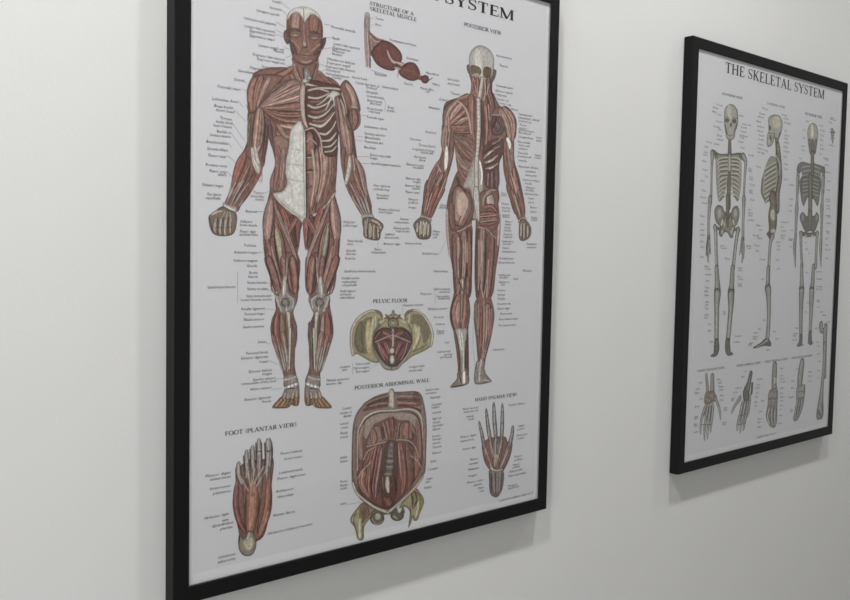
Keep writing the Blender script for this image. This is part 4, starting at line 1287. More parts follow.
 'sk_front': """S bd f0.2 e0.5|1032 5249 93 1036 5152 99 1051 4989 124
F sb e0.6|831 5618 854 5734 1001 5814 1164 5796 1247 5699 1270 5520 1195 5380 1180 5280 1043 5231 930 5256 879 5381 840 5490
S bh e0 b0.6|974 5765 123 996 5670 153 1016 5615 91
F sd e0.2|996 5549 978 5524 931 5510 883 5514 862 5535 880 5559 926 5574 974 5570
F sd e0.2|1219 5561 1201 5531 1154 5514 1104 5520 1083 5546 1101 5575 1148 5592 1197 5586
F sd e0.2|1081 5487 1073 5463 1052 5451 1030 5458 1019 5480 1026 5504 1047 5516 1070 5509
S sd |873 5461 29 902 5399 35 950 5323 28
S sd |1229 5516 34 1191 5429 35 1172 5345 30
S sd |976 5309 8 1037 5309 10 1145 5329 8
S sd |864 5582 10 986 5600 10
S sd |1094 5599 10 1234 5615 10
S bh |1029 5429 49 1049 5366 49
S sd |1225 5745 25 1253 5617 31
F rb e0.3 b0.75|652 4939 815 4985 1046 5013 1309 5019 1417 4937 1446 4638 1420 4385 1360 4240 1267 4294 1161 4453 1049 4496 947 4408 881 4257 762 4218 686 4441 632 4793
S sd e0.4|543 5010 42 755 4972 23 1029 4987 26
S sd e0.4|1060 4990 26 1340 5034 33 1502 5011 39
S bd e0.5|514 5008 54 604 4983 72 667 4940 55
S bd e0.5|1373 5016 69 1470 5008 74 1537 4980 51
S bh e0.8|1032 4947 23 880 4931 26 760 4908 25 659 4843 20
S bh e0.8|1063 4949 23 1219 4959 27 1330 4955 27 1420 4904 23
S sd |988 4913 15 851 4899 20 747 4874 15
S sd |1102 4923 15 1221 4929 20 1342 4922 15
S bh e0.8|1036 4890 23 884 4874 26 764 4851 25 672 4788 20
S bh e0.8|1067 4892 23 1223 4901 27 1334 4897 27 1424 4846 23
S sd |992 4857 15 855 4842 20 751 4818 15
S sd |1106 4866 15 1225 4872 20 1346 4864 15
S bh e0.8|1041 4828 23 888 4812 26 768 4790 25 685 4727 21
S bh e0.8|1072 4830 23 1228 4839 27 1339 4834 27 1429 4782 23
S sd |997 4795 15 860 4781 20 755 4757 15
S sd |1111 4803 15 1230 4809 20 1351 4802 15
S bh e0.8|1046 4759 23 893 4744 26 773 4722 25 698 4660 22
S bh e0.8|1077 4761 23 1233 4770 27 1344 4764 27 1434 4713 23
S sd |1002 4726 15 864 4713 20 760 4689 15
S sd |1116 4734 15 1235 4740 20 1356 4732 15
S bh e0.8|1051 4685 23 898 4671 26 778 4650 26 712 4588 23
S bh e0.8|1082 4688 23 1238 4695 27 1349 4690 27 1440 4638 23
S sd |1007 4653 15 869 4640 20 765 4616 15
S sd |1121 4661 15 1240 4666 20 1361 4657 15
S bh e0.8|1039 4635 20 887 4608 24 784 4561 24 721 4508 20
S bh e0.8|1085 4638 20 1227 4632 25 1334 4597 25 1414 4552 20
S sd |934 4587 15 786 4520 19
S sd |1182 4604 15 1350 4557 19
S bh e0.8|1044 4562 20 880 4534 24 789 4488 25 732 4436 21
S bh e0.8|1091 4565 20 1245 4558 25 1339 4523 25 1413 4477 21
S sd |940 4514 15 792 4447 19
S sd |1187 4530 15 1355 4482 19
S bh e0.8|1049 4488 20 873 4461 24 794 4415 26 743 4363 21
S bh e0.8|1096 4491 20 1263 4485 25 1345 4448 26 1412 4402 21
S sd |945 4440 15 797 4374 19
S sd |1192 4455 15 1361 4407 19
S bh e0.8|1054 4422 20 865 4395 24 798 4350 27 753 4299 22
S bh e0.8|1101 4425 20 1280 4419 25 1350 4381 28 1411 4335 22
S sd |949 4375 15 801 4309 19
S sd |1197 4389 15 1365 4341 19
S bh e0.8|1059 4357 20 858 4329 24 803 4285 28 764 4234 23
S bh e0.8|1105 4359 20 1298 4353 25 1354 4315 29 1409 4268 23
S sd |954 4310 15 806 4245 19
S sd |1202 4323 15 1370 4274 19
S sb e0.7 b0.8|1045 4989 105 1056 4825 93 1061 4678 68
S bd e0.5 f0.15|1058 4678 93 1060 4464 112 1075 4135 124
S sd |986 4640 8 1110 4645 8
S sd |989 4601 8 1113 4606 8
S sd |992 4561 8 1115 4566 8
S sd |994 4522 8 1118 4527 8
S sd |997 4483 8 1121 4487 8
S sd |1000 4444 8 1124 4448 8
S sd |1003 4404 8 1127 4408 8
S sd |1005 4365 8 1130 4369 8
S sd |1008 4326 8 1132 4329 8
S sd |1011 4286 8 1135 4290 8
S sd |1014 4247 8 1138 4250 8
S sd |1017 4208 8 1141 4211 8
S sd |1019 4168 8 1144 4171 8
S sg e0.6 f0.1|522 4968 118 525 4848 82 525 4624 59 535 4335 65 517 4173 99
S sg e0.6 f0.1|1476 5008 119 1560 4923 96 1551 4696 65 1548 4393 65 1555 4216 104
S sd |606 4967 42 610 4904 36
S sd |1409 4969 29 1508 4927 21
S sg e0.6 f0.15|510 4243 117 493 4027 86 493 3791 71 506 3597 87
S sg e0.6 f0.15|1547 4297 121 1553 4095 86 1556 3825 78 1573 3599 86
S sl |497 4092 12 510 3662 12
S sl |1554 4140 13 1566 3690 13
S sg e0.7 f0.25|513 3608 85 490 3489 101 472 3402 62 453 3337 31
S sg e0.7 f0.25|515 3576 79 510 3425 95 509 3317 55 523 3219 31
S sg e0.7 f0.25|523 3576 54 554 3468 39 577 3361 31
S sg e0.7 f0.25|1555 3599 95 1557 3463 112 1591 3350 69 1566 3226 34
S sg e0.7 f0.25|1574 3577 67 1609 3464 60 1612 3305 35
S sg e0.7 f0.25|1533 3553 59 1498 3440 34 1479 3349 25
F rb e0.7 n0.15|650 4055 732 4146 874 4135 962 4047 1027 4006 1143 4011 1206 4124 1342 4166 1426 4067 1402 3932 1340 3840 1209 3791 1260 3659 1179 3624 1068 3710 965 3707 889 3632 803 3691 828 3801 701 3884
F sl e0.2 b0.6|866 4021 851 3965 806 3940 759 3961 737 4016 752 4072 796 4097 843 4076
F sl e0.2 b0.6|1363 4047 1349 3992 1305 3968 1259 3989 1237 4041 1251 4095 1295 4119 1341 4099
S sd |984 4026 45 875 3825 38 842 3714 47
S sd |1142 4022 44 1268 3838 40 1255 3726 50
S bd e0.6|1035 4292 115 1048 4117 107 1061 3985 107
S sd |1025 4028 40 1054 3919 82 1074 3809 41
S bh |910 3914 54 875 3825 46
S bh |1220 3925 44 1281 3838 37
F sl e0.2|936 3717 927 3695 901 3685 875 3694 863 3715 872 3737 897 3747 924 3738
F sl e0.2|1234 3725 1225 3700 1199 3689 1172 3698 1159 3723 1168 3749 1194 3760 1222 3750
S bh |953 3882 40 979 3806 32
S bd e0.5|668 3785 76 798 3768 54
S bd e0.5|1431 3765 77 1303 3772 54
S sg e0.6 f0.1|683 3797 94 716 3667 96 756 3319 88 819 2881 121
S sg e0.6 f0.1|1405 3771 108 1358 3594 101 1306 3258 101 1257 2877 126
S sl |697 3710 20 772 2969 24
S sl |1382 3730 21 1293 2966 25
S sg e0.6 f0.1|776 3118 116 821 2857 149 829 2734 204
S sg e0.6 f0.1|1274 3119 123 1267 2822 157 1257 2727 213
S sd |757 2776 29 897 2762 29
S sd |1182 2758 30 1328 2756 30
S sl |760 2724 12 922 2715 12
S sl |1164 2705 12 1343 2702 12
S sg e0.6 f0.1|832 2688 205 827 2536 162 830 2331 129 861 1884 129
S sg e0.6 f0.1|1256 2668 212 1268 2495 168 1259 2317 135 1211 1886 135
S sl b0.8|825 2565 27 858 1920 27
S sl b0.8|1275 2555 28 1232 1900 28
S sd b0.6|887 2593 22 912 1917 22
S sd b0.6|1208 2556 22 1163 1934 22
S sd e0.6 f0.3|860 1890 140 868 1772 163 820 1693 82 714 1676 32
S sd e0.6 f0.3|1201 1878 142 1221 1751 156 1270 1689 92 1373 1664 37""",
 'sk_side': """S bd e0.5 f0.15|2568 5432 126 2607 5261 120 2632 5088 135
F sb e0.6|2250 5694 2313 5766 2484 5813 2662 5801 2760 5697 2737 5537 2657 5424 2581 5399 2475 5406 2473 5336 2362 5246 2243 5259 2243 5435 2281 5525
F bh e0|2687 5707 2652 5629 2555 5588 2454 5608 2407 5677 2442 5754 2538 5795 2640 5776
F sd e0.2|2364 5568 2354 5538 2326 5523 2296 5532 2281 5560 2291 5590 2319 5605 2349 5596
S sd |2303 5467 14 2423 5479 14
S sd |2359 5412 71 2387 5363 32
S sd |2492 5495 28 2482 5406 34
S sl b0.5|2312 5355 69 2316 5304 83
S sd |2686 5514 44 2640 5422 44
F rb e0.4 b0.8|2369 5069 2581 5052 2693 4776 2657 4350 2431 4299 2257 4308 2124 4425 2120 4649 2213 4863
S bh e0.8|2182 4826 21 2347 4911 28 2621 5008 23
S sd |2217 4808 16 2572 4957 20
S bh e0.8|2181 4747 21 2354 4832 28 2627 4928 23
S sd |2224 4729 16 2578 4876 20
S bh e0.8|2180 4667 20 2360 4752 27 2634 4847 23
S sd |2230 4650 16 2585 4796 20
S bh e0.8|2180 4588 20 2366 4673 27 2640 4767 23
S sd |2236 4571 16 2591 4716 20
S bh e0.8|2179 4508 20 2373 4593 27 2647 4686 23
S sd |2242 4491 16 2598 4635 20
S bh e0.8|2192 4429 20 2379 4513 28 2654 4606 23
S sd |2249 4412 16 2604 4555 20
S bh e0.8|2205 4350 21 2386 4433 28 2660 4525 23
S sd |2255 4332 16 2611 4474 20
S bh e0.8|2219 4271 21 2392 4353 28 2667 4444 23
S sd |2261 4253 16 2618 4394 20
S bd e0.5|2143 4668 47 2126 4443 46 2257 4303 40
S bd e0.5 f0.3|2614 5297 140 2691 5022 169 2751 4727 143 2684 4457 155 2689 4174 178
S sd b0.7|2582 5259 13 2707 5253 13
S sd b0.7|2586 5207 13 2712 5200 13
S sd b0.7|2591 5155 13 2716 5148 13
S sd b0.7|2595 5102 13 2720 5095 13
S sd b0.7|2599 5050 13 2725 5043 13
S sd b0.7|2604 4998 13 2729 4990 13
S sd b0.7|2608 4945 13 2734 4938 13
S sd b0.7|2612 4893 13 2738 4885 13
S sd b0.7|2617 4841 13 2742 4832 13
S sd b0.7|2621 4788 13 2747 4779 13
S sd b0.7|2625 4736 13 2751 4727 13
S sd b0.7|2629 4683 13 2755 4674 13
S sd b0.7|2634 4631 13 2760 4621 13
S sd b0.7|2638 4578 13 2764 4568 13
S sd b0.7|2642 4525 13 2769 4515 13
S sd b0.7|2647 4473 13 2773 4462 13
S sd b0.7|2651 4420 13 2777 4409 13
S sd b0.7|2655 4367 13 2782 4356 13
S sd b0.7|2660 4315 13 2786 4303 13
S sd b0.7|2664 4262 13 2791 4250 13
S sg e0.5|2595 5102 60 2732 4955 104 2711 4777 49
S bd e0.5 f0.15|2519 4372 249 2554 4233 235 2546 4045 310 2561 3857 262 2502 3714 177
F bh e0.3|2671 4073 2644 3995 2567 3961 2485 3989 2446 4064 2472 4141 2549 4176 2632 4148
S sd |2423 4110 37 2440 3900 37
S sd |2601 4235 37 2649 4001 37
F sd e0.4|2529 3727 2507 3696 2448 3682 2388 3693 2361 3722 2383 3752 2442 3766 2502 3756
F bh e0.4|2677 3778 2652 3737 2586 3719 2519 3733 2488 3772 2512 3813 2577 3832 2645 3817
S sg e0.6 f0.1|2574 3692 127 2504 3573 101 2482 3266 94 2495 2865 94
S sl |2495 3573 19 2501 2912 19
S sg e0.6|2462 3121 111 2470 2871 136 2472 2764 199
S sg e0.6|2493 2739 208 2529 2525 148 2554 2210 125 2532 1857 138
S sl b0.7|2521 2619 25 2567 1893 25
S sl |2412 2747 9 2574 2741 9
F sd e0.5 n0.3|2456 1874 2596 1844 2676 1780 2649 1724 2430 1743 2127 1717 2053 1739 2302 1806
S sg e0.6 f0.3|2522 1832 76 2305 1766 43 2137 1735 27""",
 'sk_back': """S sg e0.6|3409 4917 121 3415 4505 91
S sg e0.6|4392 4989 142 4421 4562 98
F sb e0.6|3695 5622 3735 5743 3885 5818 4047 5781 4122 5615 4077 5462 4040 5286 3831 5267 3742 5443
S sd b0.8 f0.3|3792 5460 122 3856 5282 102
S sd b0.8 f0.3|4047 5497 103 4012 5308 103
S bd |3917 5472 105 3935 5276 137
S bh e0|3864 5761 115 3895 5593 157
F sd e0.4 b0.85|3363 4986 3538 5077 3849 5067 3941 5092 4059 5084 4386 5044 4442 4917 4289 4919 4269 4554 3547 4512 3555 4879 3426 4845
S sl b0.6|3547 4975 22 3879 5030 22
S sl b0.6|4010 5035 24 4254 5004 24
S sl b0.6|3553 4898 22 3886 4952 22
S sl b0.6|4017 4957 24 4262 4924 24
S sl b0.6|3560 4821 22 3893 4873 22
S sl b0.6|4025 4878 24 4269 4845 24
S sl b0.6|3567 4743 22 3900 4795 23
S sl b0.6|4032 4799 24 4277 4765 24
S sl b0.6|3574 4665 22 3907 4716 23
S sl b0.6|4039 4720 24 4284 4685 24
S sl b0.6|3581 4588 22 3914 4637 23
S sl b0.6|4047 4640 24 4292 4605 24
S bd e0.5|3926 5263 126 3997 4488 137
S sl |3436 4846 25 3430 4797 25
F sd e0.4 b0.85|3522 4791 4269 4842 4288 4467 4218 4297 4068 4405 3990 4451 3832 4442 3746 4364 3661 4271 3542 4446
S sl b0.6|3593 4747 20 3797 4780 20
S sl b0.6|3990 4793 21 4206 4773 21
S sl b0.6|3599 4679 20 3803 4712 20
S sl b0.6|3996 4724 21 4212 4703 21
S sl b0.6|3605 4611 20 3809 4643 20
S sl b0.6|4003 4655 21 4219 4633 21
S sl b0.6|3611 4543 20 3815 4575 20
S sl b0.6|4009 4586 21 4225 4564 21
S sl b0.6|3617 4475 20 3821 4506 20
S sl b0.6|4015 4517 21 4232 4494 21
S bd e0.5|3872 4815 167 3914 4471 157 3933 4150 158
S sd |3801 4786 10 3958 4796 10
S sd |3806 4737 10 3962 4747 10
S sd |3810 4688 10 3967 4698 10
S sd |3815 4639 10 3972 4648 10
S sd |3819 4590 10 3976 4599 10
S sd |3824 4541 10 3981 4550 10
S sd |3828 4491 10 3985 4500 10
S sd |3832 4442 10 3990 4451 10
S sd |3837 4393 10 3994 4401 10
S sd |3841 4344 10 3999 4352 10
S sd |3846 4295 10 4003 4302 10
S sd |3850 4245 10 4008 4253 10
S sd |3855 4196 10 4012 4203 10
F sd e0.5 n0.1 b0.9|3535 4072 3645 4162 3807 4090 3934 4130 4096 4106 4196 4186 4302 4089 4250 3949 4124 3802 3962 3827 3797 3793 3618 3940
F sg e0.2|3710 4062 3697 4009 3655 3986 3610 4006 3587 4057 3601 4109 3642 4133 3688 4113
F sg e0.2|4259 4083 4248 4032 4212 4011 4172 4030 4152 4079 4163 4129 4199 4151 4239 4132
S bd |3935 4125 179 3940 3951 126 3933 3851 74
S sd e0.4 f0.2|3576 3779 61 3811 3748 85 4022 3754 76 4298 3786 57
F sl e0.2|3851 3712 3839 3691 3807 3681 3773 3689 3758 3710 3769 3731 3802 3741 3836 3733
F sl e0.2|4109 3731 4098 3709 4069 3700 4038 3708 4024 3729 4034 3750 4064 3760 4095 3752
S sg e0.6 f0.15|3396 4783 101 3407 4371 91 3410 4213 131 3408 4006 101 3413 3713 91
S sg e0.6 f0.15|4383 4850 109 4402 4422 98 4395 4258 142 4415 4043 98 4422 3739 88
S sg e0.6 f0.3|3413 3713 90 3390 3518 121 3432 3273 60 3452 3151 40
S sg e0.6 f0.3|4422 3739 88 4419 3535 120 4443 3281 65 4466 3153 32
S sg e0.6|3614 3755 123 3635 3522 92 3709 3152 102
S sg e0.6|4256 3773 130 4246 3532 97 4248 3153 108
S sg e0.6 f0.1|3690 3155 109 3726 2826 150 3728 2728 206
S sg e0.6 f0.1|3732 2681 206 3735 2497 165 3750 2166 137 3781 1816 124
S sg e0.6 f0.1|4157 3156 114 4152 2822 157 4133 2722 197
S sg e0.6 f0.1|4137 2675 199 4140 2487 171 4143 2151 128 4142 1849 128
S sl |3634 2709 13 3840 2706 13
S sl |4036 2703 13 4235 2700 13
S sd e0.5|3780 1833 125 3775 1733 127 3683 1685 56
S sd e0.5|4139 1876 127 4151 1747 144 4213 1696 69
S sd |4069 1711 27 4270 1693 27
S sd |3642 1681 27 3876 1681 27""",
 'longbone': """S sg e0.6|4573 2026 156 4596 1929 121 4754 1905 90
S sg e0.6 f0.1|4770 1973 165 4765 1715 164 4831 1017 119
S sg e0.6 f0.1|4772 1639 120 4767 1225 120 4731 811 136 4710 571 196 4691 295 301
S sd |4628 336 63 4710 251 74
S sd |4742 463 40 4790 354 53""",
 'hands_feet': """S sg e0.6 f0.1|586 1371 61 631 1169 82 651 1035 94
S sg e0.6 f0.1|769 1333 107 779 1185 118 790 1022 139
F br e0.5 n0.35|575 1063 700 1089 841 1068 935 949 820 892 576 887
S sg2 e0.9 f0.2|608 878 73 515 698 74 473 542 58 483 389 31
S sg2 e0.9 f0.2|682 877 75 623 657 75 593 469 64 607 256 32
S sg2 e0.9 f0.2|752 878 76 718 661 76 689 458 65 691 275 32
S sg2 e0.9 f0.2|821 886 76 813 680 77 782 506 66 780 373 33
S sg2 e0.9 f0.2|869 970 68 988 825 64 1052 684 56 1077 562 32
S sd b0.7|524 726 18 577 706 18
S sd b0.7|622 666 18 665 667 18
S sd b0.7|483 556 14 803 518 15
S sd b0.7|635 875 21 577 706 21
S sd b0.7|726 866 22 669 608 22
S sd b0.7|800 874 22 760 597 22
S sd e0.5 f0.2|2010 1281 107 1947 1101 141 1875 952 216 1906 856 188
S sd |2067 1090 73 2055 936 73
S sl b0.5|1974 1207 30 1943 992 36
S sg2 e0.9 f0.2|1715 905 102 1561 798 67 1469 716 62 1413 630 33
S sg2 e0.9 f0.2|1778 838 83 1707 614 82 1633 438 71 1630 315 41
S sg2 e0.9 f0.2|1867 820 84 1797 573 83 1741 395 72 1728 254 36
S sg2 e0.9 f0.2|1956 820 85 1914 592 84 1856 412 72 1830 291 36
S sg2 e0.9 f0.2|2020 923 61 1997 676 61 1948 526 48
S sd b0.7|1816 803 24 1712 459 24
S sd b0.7|1911 794 24 1821 416 24
S sd b0.7|1652 574 19 1915 576 19
S sd b0.7|1634 422 16 1880 416 16
S sg e0.6|2837 1362 154 2838 1201 180 2835 1073 166 2862 910 189
S sl |2856 1136 64 2864 1039 64
F br2 e0.5 n0.3|2654 890 2807 947 2977 912 2994 703 2977 446 2967 245 2801 245 2595 449 2639 674
S sg2 e0.9 f0.2|2708 603 89 2658 448 86 2774 258 42
S sg2 e0.9 f0.2|2811 593 91 2798 433 76 2850 265 48
S sg2 e0.9 f0.2|2914 582 91 2917 387 90 2941 248 50
S sd b0.7|2663 768 16 2951 756 16
S sd b0.7|2642 642 16 2962 626 16
S sd b0.7|2759 598 26 2766 275 26
S sd b0.7|2862 587 26 2889 261 26
S sd b0.7|2968 868 39 2988 314 33
S sg e0.6|3872 1338 182 3829 1124 211 3819 924 193 3858 787 237
F sg2 e0.5 n0.2|3698 885 3944 920 4038 889 4010 570 3871 332 3727 244 3613 290 3644 407 3709 600
S sg2 e0.9 f0.2|3759 662 84 3696 434 83 3654 289 49
S sg2 e0.9 f0.2|3842 654 84 3791 458 84 3737 279 49
S sg2 e0.9 f0.2|3924 680 85 3899 480 85 3816 321 48
S sd b0.7|3719 800 17 4012 790 17
S sd b0.7|3702 684 17 4008 672 17
S sd b0.7|3801 658 28 3691 335 28
S sd b0.7|3884 650 28 3799 356 28
S sd b0.7|4018 874 36 4000 605 29""",
 'vertebra': """S sg e0.6|4676 5771 73 4710 5712 133 4705 5648 89 4726 5548 56
S sd |4597 5725 20 4820 5740 20
S sg |4637 5603 20 4803 5627 20""",
}
